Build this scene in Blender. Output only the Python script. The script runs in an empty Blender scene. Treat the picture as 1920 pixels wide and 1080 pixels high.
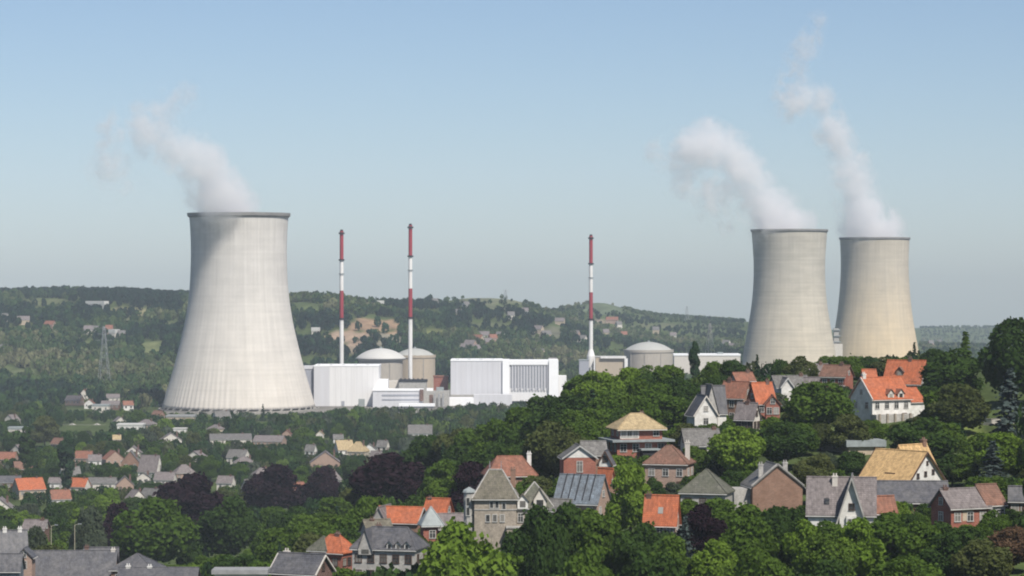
import bpy, bmesh, math, random
import numpy as np
from mathutils import Vector, Matrix

# ------------------------------------------------------------------ camera, sky, sun, exposure
F = 5100.0                 # focal length in photograph pixels (1920 wide)
CAMZ = 106.0               # eye height over the valley floor
HOR = 521.0                # photograph row of the level horizon
sc = bpy.context.scene
col = sc.collection
rnd = random.Random(7)
nrs = np.random.RandomState(11)

cam = bpy.data.cameras.new("camera")
cam.sensor_width = 36.0
cam.lens = 36.0 * F / 1920.0
cam.shift_y = -(540.0 - HOR) / 1920.0
cam.clip_start = 1.0
cam.clip_end = 40000.0
camo = bpy.data.objects.new("camera", cam)
camo.location = (0, 0, CAMZ)
camo.rotation_euler = (math.radians(90), 0, 0)
col.objects.link(camo)
sc.camera = camo

SUN_AZ, SUN_EL = 30.0, 50.0     # degrees to the right of straight behind the camera; elevation
wd = bpy.data.worlds.new("World")
sc.world = wd
wd.use_nodes = True
wn = wd.node_tree
bgn = wn.nodes["Background"]
sky = wn.nodes.new("ShaderNodeTexSky")
sky.sky_type = 'NISHITA'
sky.sun_disc = False
sky.sun_elevation = math.radians(SUN_EL)
sky.sun_rotation = math.radians(180.0 - SUN_AZ)
sky.altitude = 0
sky.air_density = 0.75
sky.dust_density = 0.6
sky.ozone_density = 3.0
wn.links.new(sky.outputs[0], bgn.inputs[0])
bgn.inputs[1].default_value = 0.093

sl = bpy.data.lights.new("sun", 'SUN')
sl.energy = 5.0
sl.angle = math.radians(0.5)
sl.color = (1.0, 0.945, 0.86)
so = bpy.data.objects.new("sun", sl)
_a, _e = math.radians(SUN_AZ), math.radians(SUN_EL)
sdir = Vector((math.sin(_a) * math.cos(_e), -math.cos(_a) * math.cos(_e), math.sin(_e)))
so.rotation_euler = sdir.to_track_quat('Z', 'Y').to_euler()
so.location = (200, -200, 600)
col.objects.link(so)

sc.view_settings.view_transform = 'Standard'
sc.view_settings.look = 'None'
sc.view_settings.gamma = 1.0
sc.view_settings.exposure = 0.15
sc.render.engine = 'CYCLES'
cy = sc.cycles
cy.use_denoising = True
cy.filter_width = 2.0
cy.max_bounces = 12
cy.diffuse_bounces = 3
cy.glossy_bounces = 2
cy.transmission_bounces = 3
cy.transparent_max_bounces = 6
cy.volume_bounces = 10
cy.volume_max_steps = 256

# ------------------------------------------------------------------ helpers
def px2x(px, Y): return (px - 960.0) * Y / F
def py2z(py, Y): return CAMZ - (py - HOR) * Y / F

def tag(o, label=None, cat=None, group=None, kind=None):
    if label: o["label"] = label
    if cat: o["category"] = cat
    if group: o["group"] = group
    if kind: o["kind"] = kind
    return o

def empty(name, loc, rz=0.0, label=None, cat=None, group=None):
    o = bpy.data.objects.new(name, None)
    o.location = loc
    o.rotation_euler = (0, 0, rz)
    o.empty_display_size = 1.0
    col.objects.link(o)
    return tag(o, label, cat, group)

def link_mesh(name, me, parent=None, loc=(0, 0, 0), rz=0.0):
    o = bpy.data.objects.new(name, me)
    o.location = loc
    o.rotation_euler = (0, 0, rz)
    if parent: o.parent = parent
    col.objects.link(o)
    return o

class MB:
    def __init__(s): s.v = []; s.f = []; s.m = []
    def add(s, vs, fs, mi=0):
        b = len(s.v)
        s.v += [tuple(v) for v in vs]
        s.f += [tuple(i + b for i in f) for f in fs]
        s.m += [mi] * len(fs)
        return s
    def box(s, x0, x1, y0, y1, z0, z1, mi=0):
        return s.add([(x0,y0,z0),(x1,y0,z0),(x1,y1,z0),(x0,y1,z0),(x0,y0,z1),(x1,y0,z1),(x1,y1,z1),(x0,y1,z1)],
                     [(3,2,1,0),(4,5,6,7),(0,1,5,4),(1,2,6,5),(2,3,7,6),(3,0,4,7)], mi)
    def hull(s, bot, top, mi=0):
        n = len(bot)
        fs = [tuple(range(n - 1, -1, -1)), tuple(range(n, 2 * n))]
        fs += [(i, (i + 1) % n, n + (i + 1) % n, n + i) for i in range(n)]
        return s.add(list(bot) + list(top), fs, mi)
    def ring(s, prof, n=24, cx=0, cy=0, mi=0, cap=True, ph=0.0):
        vs = []
        for r, z in prof:
            for i in range(n):
                a = 2 * math.pi * i / n + ph
                vs.append((cx + r * math.cos(a), cy + r * math.sin(a), z))
        fs = []
        for j in range(len(prof) - 1):
            for i in range(n):
                k = (i + 1) % n
                fs.append((j * n + i, j * n + k, (j + 1) * n + k, (j + 1) * n + i))
        if cap:
            fs.append(tuple(range(n - 1, -1, -1)))
            fs.append(tuple((len(prof) - 1) * n + i for i in range(n)))
        return s.add(vs, fs, mi)
    def bar(s, a, b, r0, r1=None, n=6, mi=0):
        a = Vector(a); b = Vector(b); r1 = r0 if r1 is None else r1
        d = (b - a).normalized()
        u = d.orthogonal().normalized(); w = d.cross(u)
        vs = []
        for p, r in ((a, r0), (b, r1)):
            for i in range(n):
                t = 2 * math.pi * i / n
                vs.append(p + u * (r * math.cos(t)) + w * (r * math.sin(t)))
        fs = [(i, (i + 1) % n, n + (i + 1) % n, n + i) for i in range(n)]
        fs += [tuple(range(n - 1, -1, -1)), tuple(range(n, 2 * n))]
        return s.add(vs, fs, mi)
    def mesh(s, name, mats, smooth=False):
        me = bpy.data.meshes.new(name)
        me.from_pydata(s.v, [], s.f)
        for m in (mats if isinstance(mats, (list, tuple)) else [mats]): me.materials.append(m)
        if any(s.m): me.polygons.foreach_set("material_index", s.m)
        if smooth: me.polygons.foreach_set("use_smooth", [True] * len(s.f))
        me.update()
        return me
    def build(s, name, mats, parent=None, loc=(0, 0, 0), rz=0.0, smooth=False):
        return link_mesh(name, s.mesh(name, mats, smooth), parent, loc, rz)

def arrays_mesh(name, verts, faces, mat, colour=None):
    """numpy verts (n,3), faces (m,k) -> mesh, optional per-face-corner-free point colour (n,3)."""
    me = bpy.data.meshes.new(name)
    n, (m, k) = len(verts), faces.shape
    me.vertices.add(n); me.vertices.foreach_set("co", np.ascontiguousarray(verts, np.float32).ravel())
    me.loops.add(m * k); me.loops.foreach_set("vertex_index", np.ascontiguousarray(faces, np.int32).ravel())
    me.polygons.add(m)
    me.polygons.foreach_set("loop_start", np.arange(0, m * k, k, dtype=np.int32))
    me.polygons.foreach_set("loop_total", np.full(m, k, np.int32))
    me.update(calc_edges=True)
    if colour is not None:
        at = me.attributes.new("tone", 'FLOAT_COLOR', 'POINT')
        c = np.ones((n, 4), np.float32); c[:, :3] = colour
        at.data.foreach_set("color", c.ravel())
    me.materials.append(mat)
    me.validate()
    return me

# ------------------------------------------------------------------ materials
def _nt(name):
    m = bpy.data.materials.new(name); m.use_nodes = True
    nt = m.node_tree
    return m, nt, nt.nodes, nt.links, nt.nodes["Principled BSDF"]

def _noise(nd, lk, vec, scale, detail=4, rough=0.6):
    n = nd.new("ShaderNodeTexNoise"); n.inputs["Scale"].default_value = scale
    n.inputs["Detail"].default_value = detail; n.inputs["Roughness"].default_value = rough
    lk.new(vec, n.inputs["Vector"])
    return n.outputs["Fac"]

def _math(nd, lk, op, a, b=None, c=None, clamp=False):
    n = nd.new("ShaderNodeMath"); n.operation = op; n.use_clamp = clamp
    for i, x in enumerate((a, b, c)):
        if x is None: continue
        if isinstance(x, (int, float)): n.inputs[i].default_value = x
        else: lk.new(x, n.inputs[i])
    return n.outputs[0]

def _ramp(nd, lk, fac, lo, hi, tmin=0.0, tmax=1.0):
    n = nd.new("ShaderNodeMapRange"); n.clamp = True
    n.inputs[1].default_value = lo; n.inputs[2].default_value = hi
    n.inputs[3].default_value = tmin; n.inputs[4].default_value = tmax
    lk.new(fac, n.inputs[0])
    return n.outputs[0]

def _mix(nd, lk, fac, a, b, mode='MIX'):
    n = nd.new("ShaderNodeMix"); n.data_type = 'RGBA'; n.blend_type = mode
    for sock, x in ((n.inputs[0], fac), (n.inputs[6], a), (n.inputs[7], b)):
        if isinstance(x, (int, float)): sock.default_value = x
        elif isinstance(x, tuple): sock.default_value = (*x, 1.0)
        else: lk.new(x, sock)
    return n.outputs[2]

def mul(c, k): return tuple(max(0.0, min(1.0, x * k)) for x in c)

def pmat(name, c, c2=None, rough=0.8, var=0.18, scale=0.8, fine=6.0, stretch=(1, 1, 1), spec=0.2, bump=0.15, metal=0.0):
    """weathered surface: broad patches and fine grain of the thing's own colour"""
    m, nt, nd, lk, bs = _nt(name)
    tc = nd.new("ShaderNodeTexCoord"); mp = nd.new("ShaderNodeMapping")
    mp.inputs["Scale"].default_value = stretch
    lk.new(tc.outputs["Object"], mp.inputs[0])
    a = _noise(nd, lk, mp.outputs[0], scale, 4)
    b = _noise(nd, lk, mp.outputs[0], fine, 3)
    c2 = c2 or mul(c, 0.72)
    f = _ramp(nd, lk, a, 0.35, 0.68)
    base = _mix(nd, lk, f, c, c2)
    g = _ramp(nd, lk, b, 0.3, 0.7, 1 - var, 1 + var)
    gm = nd.new("ShaderNodeCombineColor")
    for i in range(3): lk.new(g, gm.inputs[i])
    base = _mix(nd, lk, 1.0, base, gm.outputs[0], 'MULTIPLY')
    lk.new(base, bs.inputs["Base Color"])
    bs.inputs["Roughness"].default_value = rough
    bs.inputs["Metallic"].default_value = metal
    bs.inputs["Specular IOR Level"].default_value = spec
    if bump:
        bn = nd.new("ShaderNodeBump"); bn.inputs["Strength"].default_value = bump
        bn.inputs["Distance"].default_value = 0.093
        lk.new(b, bn.inputs["Height"]); lk.new(bn.outputs[0], bs.inputs["Normal"])
    return m

def roofmat(name, c, c2=None, row=0.33, **k):
    """tile or slate courses: rows of the roof in slightly different shades, with weathering"""
    m, nt, nd, lk, bs = _nt(name)
    tc = nd.new("ShaderNodeTexCoord")
    sp = nd.new("ShaderNodeSeparateXYZ"); lk.new(tc.outputs["Object"], sp.inputs[0])
    u = _math(nd, lk, 'ADD', sp.outputs[0], sp.outputs[1])
    cb = nd.new("ShaderNodeCombineXYZ"); lk.new(u, cb.inputs[0])
    lk.new(_math(nd, lk, 'MULTIPLY', sp.outputs[2], 1.0), cb.inputs[1])
    br = nd.new("ShaderNodeTexBrick")
    br.inputs["Scale"].default_value = 1.0
    br.inputs["Brick Width"].default_value = row * 1.3; br.inputs["Row Height"].default_value = row
    br.inputs["Mortar Size"].default_value = 0.03
    br.inputs["Color1"].default_value = (*mul(c, 1.12), 1); br.inputs["Color2"].default_value = (*mul(c, 0.78), 1)
    br.inputs["Mortar"].default_value = (*mul(c, 0.5), 1)
    lk.new(cb.outputs[0], br.inputs["Vector"])
    a = _noise(nd, lk, tc.outputs["Object"], 0.42, 6, 0.75)
    f = _ramp(nd, lk, a, 0.38, 0.62)
    base = _mix(nd, lk, _math(nd, lk, 'MULTIPLY', f, 0.8), br.outputs["Color"], c2 or mul(c, 0.6))
    st = nd.new("ShaderNodeMapping"); st.inputs["Scale"].default_value = (1.6, 1.6, 0.25); lk.new(tc.outputs["Object"], st.inputs[0])
    g = _ramp(nd, lk, _noise(nd, lk, st.outputs[0], 1.0, 5, 0.7), 0.3, 0.7, 0.58, 1.32)
    gm = nd.new("ShaderNodeCombineColor")
    for q in range(3): lk.new(g, gm.inputs[q])
    base = _mix(nd, lk, 1.0, base, gm.outputs[0], 'MULTIPLY')
    lk.new(base, bs.inputs["Base Color"])
    bs.inputs["Roughness"].default_value = k.get("rough", 0.75)
    bs.inputs["Specular IOR Level"].default_value = k.get("spec", 0.25)
    return m

def brickmat(name, c, c2=None):
    m, nt, nd, lk, bs = _nt(name)
    tc = nd.new("ShaderNodeTexCoord")
    sp = nd.new("ShaderNodeSeparateXYZ"); lk.new(tc.outputs["Object"], sp.inputs[0])
    u = _math(nd, lk, 'ADD', sp.outputs[0], sp.outputs[1])
    cb = nd.new("ShaderNodeCombineXYZ"); lk.new(u, cb.inputs[0]); lk.new(sp.outputs[2], cb.inputs[1])
    br = nd.new("ShaderNodeTexBrick")
    br.inputs["Scale"].default_value = 1.0
    br.inputs["Brick Width"].default_value = 0.42; br.inputs["Row Height"].default_value = 0.16
    br.inputs["Mortar Size"].default_value = 0.012
    br.inputs["Color1"].default_value = (*mul(c, 1.15), 1); br.inputs["Color2"].default_value = (*mul(c, 0.75), 1)
    br.inputs["Mortar"].default_value = (0.36, 0.31, 0.27, 1)
    lk.new(cb.outputs[0], br.inputs["Vector"])
    a = _noise(nd, lk, tc.outputs["Object"], 0.5, 5)
    base = _mix(nd, lk, _math(nd, lk, 'MULTIPLY', _ramp(nd, lk, a, 0.4, 0.7), 0.7), br.outputs["Color"], c2 or mul(c, 0.65))
    lk.new(base, bs.inputs["Base Color"])
    bs.inputs["Roughness"].default_value = 0.9
    bs.inputs["Specular IOR Level"].default_value = 0.15
    return m

M = {}
M['white'] = pmat('white_render', (0.7, 0.685, 0.65), (0.52, 0.5, 0.46), var=0.09, bump=0.05)
M['offwhite'] = pmat('offwhite_render', (0.62, 0.58, 0.52), (0.5, 0.46, 0.41), var=0.08, bump=0.05)
M['beige'] = pmat('beige_render', (0.46, 0.38, 0.29), (0.36, 0.29, 0.21), var=0.1)
M['pinkish'] = brickmat('pink_brick', (0.36, 0.24, 0.185), (0.3, 0.22, 0.175))
M['stone'] = pmat('grey_stone', (0.36, 0.31, 0.25), (0.23, 0.2, 0.165), var=0.22, scale=0.7, fine=2.6)
M['greystone'] = pmat('pale_grey_stone', (0.42, 0.4, 0.37), (0.28, 0.27, 0.25), var=0.2, fine=3.0)
M['red'] = brickmat('red_brick', (0.3, 0.09, 0.055), (0.22, 0.07, 0.05))
M['brown'] = brickmat('brown_brick', (0.24, 0.13, 0.085), (0.17, 0.1, 0.07))
M['dkbrown'] = brickmat('dark_brick', (0.13, 0.065, 0.05), (0.09, 0.05, 0.04))
M['r_orange'] = roofmat('orange_tile', (0.48, 0.135, 0.056), (0.34, 0.12, 0.066))
M['r_rust'] = roofmat('rust_tile', (0.3, 0.125, 0.08), (0.19, 0.1, 0.07))
M['r_brown'] = roofmat('brown_tile', (0.23, 0.12, 0.085), (0.15, 0.095, 0.07))
M['r_slate'] = roofmat('dark_slate', (0.085, 0.086, 0.098), (0.13, 0.125, 0.125), rough=0.6, spec=0.35)
M['r_grey'] = roofmat('grey_slate', (0.2, 0.19, 0.18), (0.115, 0.11, 0.1), rough=0.65)
M['r_mauve'] = roofmat('mauve_slate', (0.225, 0.195, 0.19), (0.15, 0.13, 0.125))
M['r_moss'] = roofmat('mossy_slate', (0.18, 0.16, 0.125), (0.115, 0.105, 0.075))
M['r_green'] = roofmat('lichen_slate', (0.14, 0.135, 0.11), (0.095, 0.1, 0.07))
M['r_yellow'] = roofmat('straw_tile', (0.6, 0.4, 0.19), (0.52, 0.34, 0.16), row=0.28)
M['r_tan'] = roofmat('tan_tile', (0.46, 0.35, 0.2), (0.36, 0.28, 0.16))
M['r_blue'] = roofmat('blue_grey_slate', (0.2, 0.235, 0.27), (0.12, 0.13, 0.14), rough=0.5, spec=0.4)
M['frame'] = pmat('white_paint', (0.55, 0.54, 0.51), var=0.04, bump=0)
M['dkframe'] = pmat('brown_paint', (0.1, 0.06, 0.045), var=0.05, bump=0)
M['zinc'] = pmat('zinc_sheet', (0.3, 0.33, 0.33), (0.22, 0.24, 0.24), rough=0.55, var=0.08)
M['dark'] = pmat('dark_paint', (0.035, 0.035, 0.04), var=0.1)
M['rail'] = pmat('galvanised_steel', (0.35, 0.36, 0.37), var=0.05, rough=0.5)
def glassmat():
    m, nt, nd, lk, bs = _nt('window_glass')
    tc = nd.new("ShaderNodeTexCoord")
    f = _noise(nd, lk, tc.outputs["Object"], 1.7, 2)
    oi = nd.new("ShaderNodeObjectInfo")
    cur = _ramp(nd, lk, oi.outputs["Random"], 0.5, 0.95)       # some panes have a curtain or a blind behind them
    lk.new(_mix(nd, lk, cur, _mix(nd, lk, _ramp(nd, lk, f, 0.4, 0.6), (0.018, 0.02, 0.024), (0.06, 0.06, 0.058)), (0.3, 0.28, 0.25)), bs.inputs["Base Color"])
    bs.inputs["Roughness"].default_value = 0.12
    bs.inputs["Specular IOR Level"].default_value = 0.5
    return m
M['glass'] = glassmat()

def leafmat(name, c, c2, tr=0.36):
    m, nt, nd, lk, bs = _nt(name)
    out = nd["Material Output"]; nd.remove(bs)
    oi = nd.new("ShaderNodeObjectInfo"); tc = nd.new("ShaderNodeTexCoord")
    a = _noise(nd, lk, tc.outputs["Object"], 0.33, 2)
    g = nd.new("ShaderNodeNewGeometry")
    f = _math(nd, lk, 'ADD', _math(nd, lk, 'MULTIPLY', oi.outputs["Random"], 0.5), _math(nd, lk, 'MULTIPLY', _ramp(nd, lk, a, 0.3, 0.7), 0.35))
    f = _math(nd, lk, 'ADD', f, _math(nd, lk, 'MULTIPLY', g.outputs["Random Per Island"], 0.3), clamp=True)
    base = _mix(nd, lk, f, c, c2)
    d = nd.new("ShaderNodeBsdfDiffuse"); t = nd.new("ShaderNodeBsdfTranslucent"); mx = nd.new("ShaderNodeMixShader")
    lk.new(base, d.inputs[0])
    lk.new(_mix(nd, lk, 1.0, base, (1.0, 1.0, 0.6), 'MULTIPLY'), t.inputs[0])
    mx.inputs[0].default_value = tr
    lk.new(d.outputs[0], mx.inputs[1]); lk.new(t.outputs[0], mx.inputs[2]); lk.new(mx.outputs[0], out.inputs["Surface"])
    return m
L = {}
L['mid'] = leafmat('mid_green_leaves', (0.0566, 0.1041, 0.0181), (0.0997, 0.1562, 0.0262))
L['dark'] = leafmat('dark_green_leaves', (0.0311, 0.0596, 0.0168), (0.0559, 0.0971, 0.0226))
L['bright'] = leafmat('yellow_green_leaves', (0.1044, 0.1787, 0.0228), (0.1509, 0.2264, 0.0332))
L['olive'] = leafmat('olive_leaves', (0.0678, 0.0903, 0.0284), (0.1042, 0.1167, 0.0399))
L['grey'] = leafmat('grey_green_leaves', (0.0568, 0.0806, 0.0522), (0.0901, 0.1091, 0.0663))
L['purple'] = leafmat('purple_leaves', (0.0144, 0.0088, 0.0128), (0.0272, 0.0144, 0.0192), 0.1)
L['blue'] = leafmat('blue_green_needles', (0.0455, 0.0657, 0.0607), (0.0809, 0.1011, 0.0909), 0.05)
L['conifer'] = leafmat('dark_needles', (0.0172, 0.0365, 0.0193), (0.0322, 0.0590, 0.0269), 0.05)
L['russet'] = leafmat('russet_leaves', (0.1011, 0.0607, 0.0404), (0.1415, 0.0909, 0.0505), 0.2)
M['bark'] = pmat('bark', (0.09, 0.07, 0.05), var=0.3, stretch=(3, 3, 0.6), bump=0.3)

# ------------------------------------------------------------------ terrain
CP = [  # (photo column, depth in metres, height in metres)
 (-400,150,25),(960,100,40),(2300,150,60),(-400,400,26),(0,400,29),(500,350,36),(960,350,50),(1400,330,56),(1900,330,59),(2400,330,60),
 (-300,620,31),(0,620,33),(300,620,35),(600,550,42),(760,540,45.5),(950,520,54),(1200,480,59),(1400,450,60.5),(1600,470,61.5),(1850,450,63.5),(2300,450,66),
 (1080,580,61),(1190,600,64),(1250,570,62.5),(1420,520,61.5),(1700,520,62.5),(1900,560,69),(2300,600,74),
 (1330,640,70.5),(1460,640,72),(1660,640,72.8),(1850,640,75),
 (1340,760,75),(1500,760,77.5),(1690,750,78.5),(1900,740,80),(2300,740,83),
 (1150,850,65),(1300,800,70.5),(1020,900,56),(920,950,44.5),(800,950,38),(700,1000,27),(500,1000,11),(300,1000,8),(0,1000,6),(-300,1000,5),
 (1000,700,58),(900,700,49),(700,700,37),(500,750,25),(300,800,19),(100,800,16),(-200,800,14),
 (1600,900,70),(1900,900,74),(2300,900,76),(1300,1200,30),(1600,1200,38),(1900,1200,42),(1100,1150,26),(900,1200,16),(700,1200,8),(400,1200,3),(0,1200,2),(-400,1200,2),
 (-400,1600,0),(0,1600,0),(500,1600,0),(900,1600,1),(1400,1700,2),(1900,1700,4),(2300,1700,4),
 (-300,2200,0),(0,2100,0),(300,2200,0),(600,2200,0),(900,2200,0),(1200,2200,0),(1500,2200,0),(1900,2200,0),(2300,2200,0),
 (600,2450,0),(900,2500,0),(1200,2550,0),(1000,2700,0),(1500,2700,0),(1900,2700,0),(1300,3000,0),(1600,3200,0),(1900,3200,0),
 (-300,2450,3),(-300,3000,32),(-300,3650,76),(0,2450,0),(0,2850,18),(0,3300,52),(0,3650,71),(200,2480,0),(200,2850,17),(200,3300,52),(200,3650,80),(330,3650,74),
 (350,2850,20),(450,3500,69),(420,2500,0),
 (600,2700,4),(550,2900,22),(600,3050,36),(600,3400,74),(550,3450,74),(700,3100,42),(700,3400,60),(700,3750,64),(750,3750,63),(800,3400,53),(800,3800,64),(800,2800,9),
 (920,2900,7),(920,3400,37),(920,3900,78),(450,4600,48),(600,4600,42),(700,4600,40),(780,4600,42),(860,4600,44),(940,4600,42),(1010,4600,40),(860,3900,73),(1000,3900,66),(1040,3900,51),(1000,3000,6),
 (1125,3200,5),(1125,4000,31),(1125,4600,76),(1065,4600,50),(1200,4600,36),(1250,4600,32),(1300,4600,31),(1390,4600,28),(1300,3400,8),(1300,4000,21),(1450,4600,28),
 (1600,4600,3),(1800,4500,-8),(1800,5500,-34),(1650,5500,-20),(1950,5500,-34),(2300,5500,-30),(1800,7900,-36),(1700,7900,-40),(1950,7900,-36),(2300,7900,-34),(1450,5500,10),
 (-400,5500,45),(500,5500,40),(1000,5500,30),(0,7000,10),(1000,7000,0),(1800,6800,-62),(2300,6800,-60),(0,9000,-20),(1000,9000,-50),(1800,9000,-110),(2300,9000,-110),
]
def _uv(px, Y): return np.stack([np.asarray(px, float) / 420.0, 3.2 * np.log(np.maximum(np.asarray(Y, float), 40.0) / 1000.0)], -1)
_cpu = _uv([c[0] for c in CP], [c[1] for c in CP])
def _phi(d2): return -np.sqrt(d2 + 0.06)
_A = _phi(((_cpu[:, None] - _cpu[None]) ** 2).sum(-1)) + 0.012 * np.eye(len(CP))
_n = len(CP)
_S = np.zeros((_n + 1, _n + 1)); _S[:_n, :_n] = _A; _S[:_n, _n] = 1; _S[_n, :_n] = 1
_W = np.linalg.solve(_S, np.array([c[2] for c in CP] + [0.0]))
def terr_pxY(px, Y):
    q = _uv(px, Y); sh = q.shape[:-1]; q = q.reshape(-1, 2)
    out = np.empty(len(q))
    for i in range(0, len(q), 4096):
        d2 = ((q[i:i + 4096, None] - _cpu[None]) ** 2).sum(-1)
        out[i:i + 4096] = _phi(d2) @ _W[:_n] + _W[_n]
    return out.reshape(sh)
def x2px(x, Y): return np.clip(960 + F * np.asarray(x, float) / np.maximum(np.asarray(Y, float), 60.0), -900, 2900)
def bumps(x, Y):
    x = np.asarray(x, float); Y = np.asarray(Y, float)
    k = np.clip((Y - 2600) / 800, 0, 1) * np.clip((5200 - Y) / 600, 0, 1)
    return k * (3.0 * np.sin(x / 61 + Y / 140) * np.cos(Y / 93 - x / 200) + 1.6 * np.sin(x / 23 + 1.3) * np.sin(Y / 47))
def terr(x, Y): return terr_pxY(x2px(x, Y), Y) + bumps(x, Y)
def tz(x, Y): return float(terr(np.array([x]), np.array([Y]))[0])

# land patches by their outline on the slopes: (photo column range, row range, colour); the ground itself has these colours
GRASS = (0.07, 0.095, 0.032)
PATCH = [
 (205,285,576,593,(0.23,0.21,0.11)),(228,262,594,612,(0.19,0.2,0.1)),(262,305,640,678,(0.17,0.19,0.08)),
 (650,760,596,626,(0.34,0.23,0.145)),(600,700,618,648,(0.33,0.24,0.17)),(640,690,640,664,(0.27,0.22,0.155)),(700,762,618,652,(0.22,0.2,0.15)),
 (775,850,617,634,(0.17,0.19,0.07)),(840,1015,550,572,(0.15,0.16,0.09)),(900,960,572,590,(0.13,0.14,0.08)),
 (1095,1175,565,590,(0.12,0.15,0.085)),(1120,1160,600,606,(0.3,0.24,0.18)),
 (1000,1060,610,640,(0.15,0.15,0.1)),
 (1785,1850,790,842,(0.17,0.21,0.06)),(1560,1650,795,815,(0.16,0.2,0.07)),(1880,1935,855,885,(0.16,0.2,0.06)),
 (1000,1080,690,760,GRASS),(30,135,561,575,(0.13,0.145,0.065)),(556,602,574,592,(0.12,0.15,0.06)),(296,345,604,618,(0.13,0.14,0.07)),(130,185,640,654,(0.14,0.16,0.07)),(706,792,566,574,(0.13,0.145,0.07)),(860,960,604,618,(0.12,0.135,0.065)),(1190,1290,606,616,(0.13,0.14,0.07)),(0,60,690,706,(0.13,0.15,0.07)),
]
def patch_at(px, py, Y):
    inside = []
    for a, b, c, d, colr in PATCH:
        if (Y < 1200) != (c > 780): continue
        e = ((px - (a + b) / 2) / ((b - a) / 2)) ** 2 + ((py - (c + d) / 2) / ((d - c) / 2)) ** 2
        if e < 0.95 + 0.3 * math.sin(px * 0.13 + py * .2) + 0.3 * math.sin(px * 0.31 - py * .45) + 0.2 * math.sin(px * .83 + py * .9): return colr
    return None

def ground():
    Ys = np.concatenate([np.linspace(-400, 300, 30), np.geomspace(310, 9000, 330)])
    ts = np.linspace(-0.36, 0.36, 300)
    T, YY = np.meshgrid(ts, Ys)
    X = T * (YY + 600)
    Z = terr(X, YY)
    V = np.stack([X, YY, Z], -1).reshape(-1, 3)
    nr, nc = X.shape
    i = np.arange(nr - 1)[:, None] * nc + np.arange(nc - 1)[None]
    Fc = np.stack([i, i + 1, i + 1 + nc, i + nc], -1).reshape(-1, 4)
    PX = 960 + F * V[:, 0] / np.maximum(V[:, 1], 60); PY = HOR + F * (CAMZ - V[:, 2]) / np.maximum(V[:, 1], 60)
    C = np.tile(np.array(GRASS), (len(V), 1))
    site = (V[:, 1] > 2120) & (V[:, 1] < 2560) & (PX > 300) & (PX < 1300)
    C[site] = (0.2, 0.19, 0.17)
    C *= nrs.uniform(.85, 1.15, len(V))[:, None]
    for k in np.nonzero((V[:, 1] > 300) & (PX > 0) & (PX < 1960))[0]:
        c = patch_at(PX[k], PY[k], V[k, 1])
        if c: C[k] = np.array(c) * nrs.uniform(.75, 1.15)
    m, nt, nd, lk, bs = _nt('meadow_and_soil')
    at = nd.new("ShaderNodeAttribute"); at.attribute_name = "tone"
    tc = nd.new("ShaderNodeTexCoord")
    a = _noise(nd, lk, tc.outputs["Object"], 0.02, 6); b = _noise(nd, lk, tc.outputs["Object"], 0.25, 5)
    f = _math(nd, lk, 'ADD', _ramp(nd, lk, a, 0.3, 0.7, 0.35, 0.75), _ramp(nd, lk, b, 0.3, 0.7, 0.1, 0.6))
    cc = nd.new("ShaderNodeCombineColor")
    for k in range(3): lk.new(f, cc.inputs[k])
    lk.new(_mix(nd, lk, 1.0, at.outputs["Color"], cc.outputs[0], 'MULTIPLY'), bs.inputs["Base Color"])
    bs.inputs["Roughness"].default_value = 1.0; bs.inputs["Specular IOR Level"].default_value = 0.05
    me = arrays_mesh("ground", V, Fc, m, C)
    me.polygons.foreach_set("use_smooth", [True] * len(me.polygons))
    tag(link_mesh("ground", me), kind='structure')
ground()

PROT = []      # parts of the picture that a wood must leave in view: (x0, x1, y0, y1, depth)
FOOT = []      # footprints: (x, Y, radius)
def protect(x0, x1, y0, y1, Y): PROT.append((x0, x1, y0, y1, Y))

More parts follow.
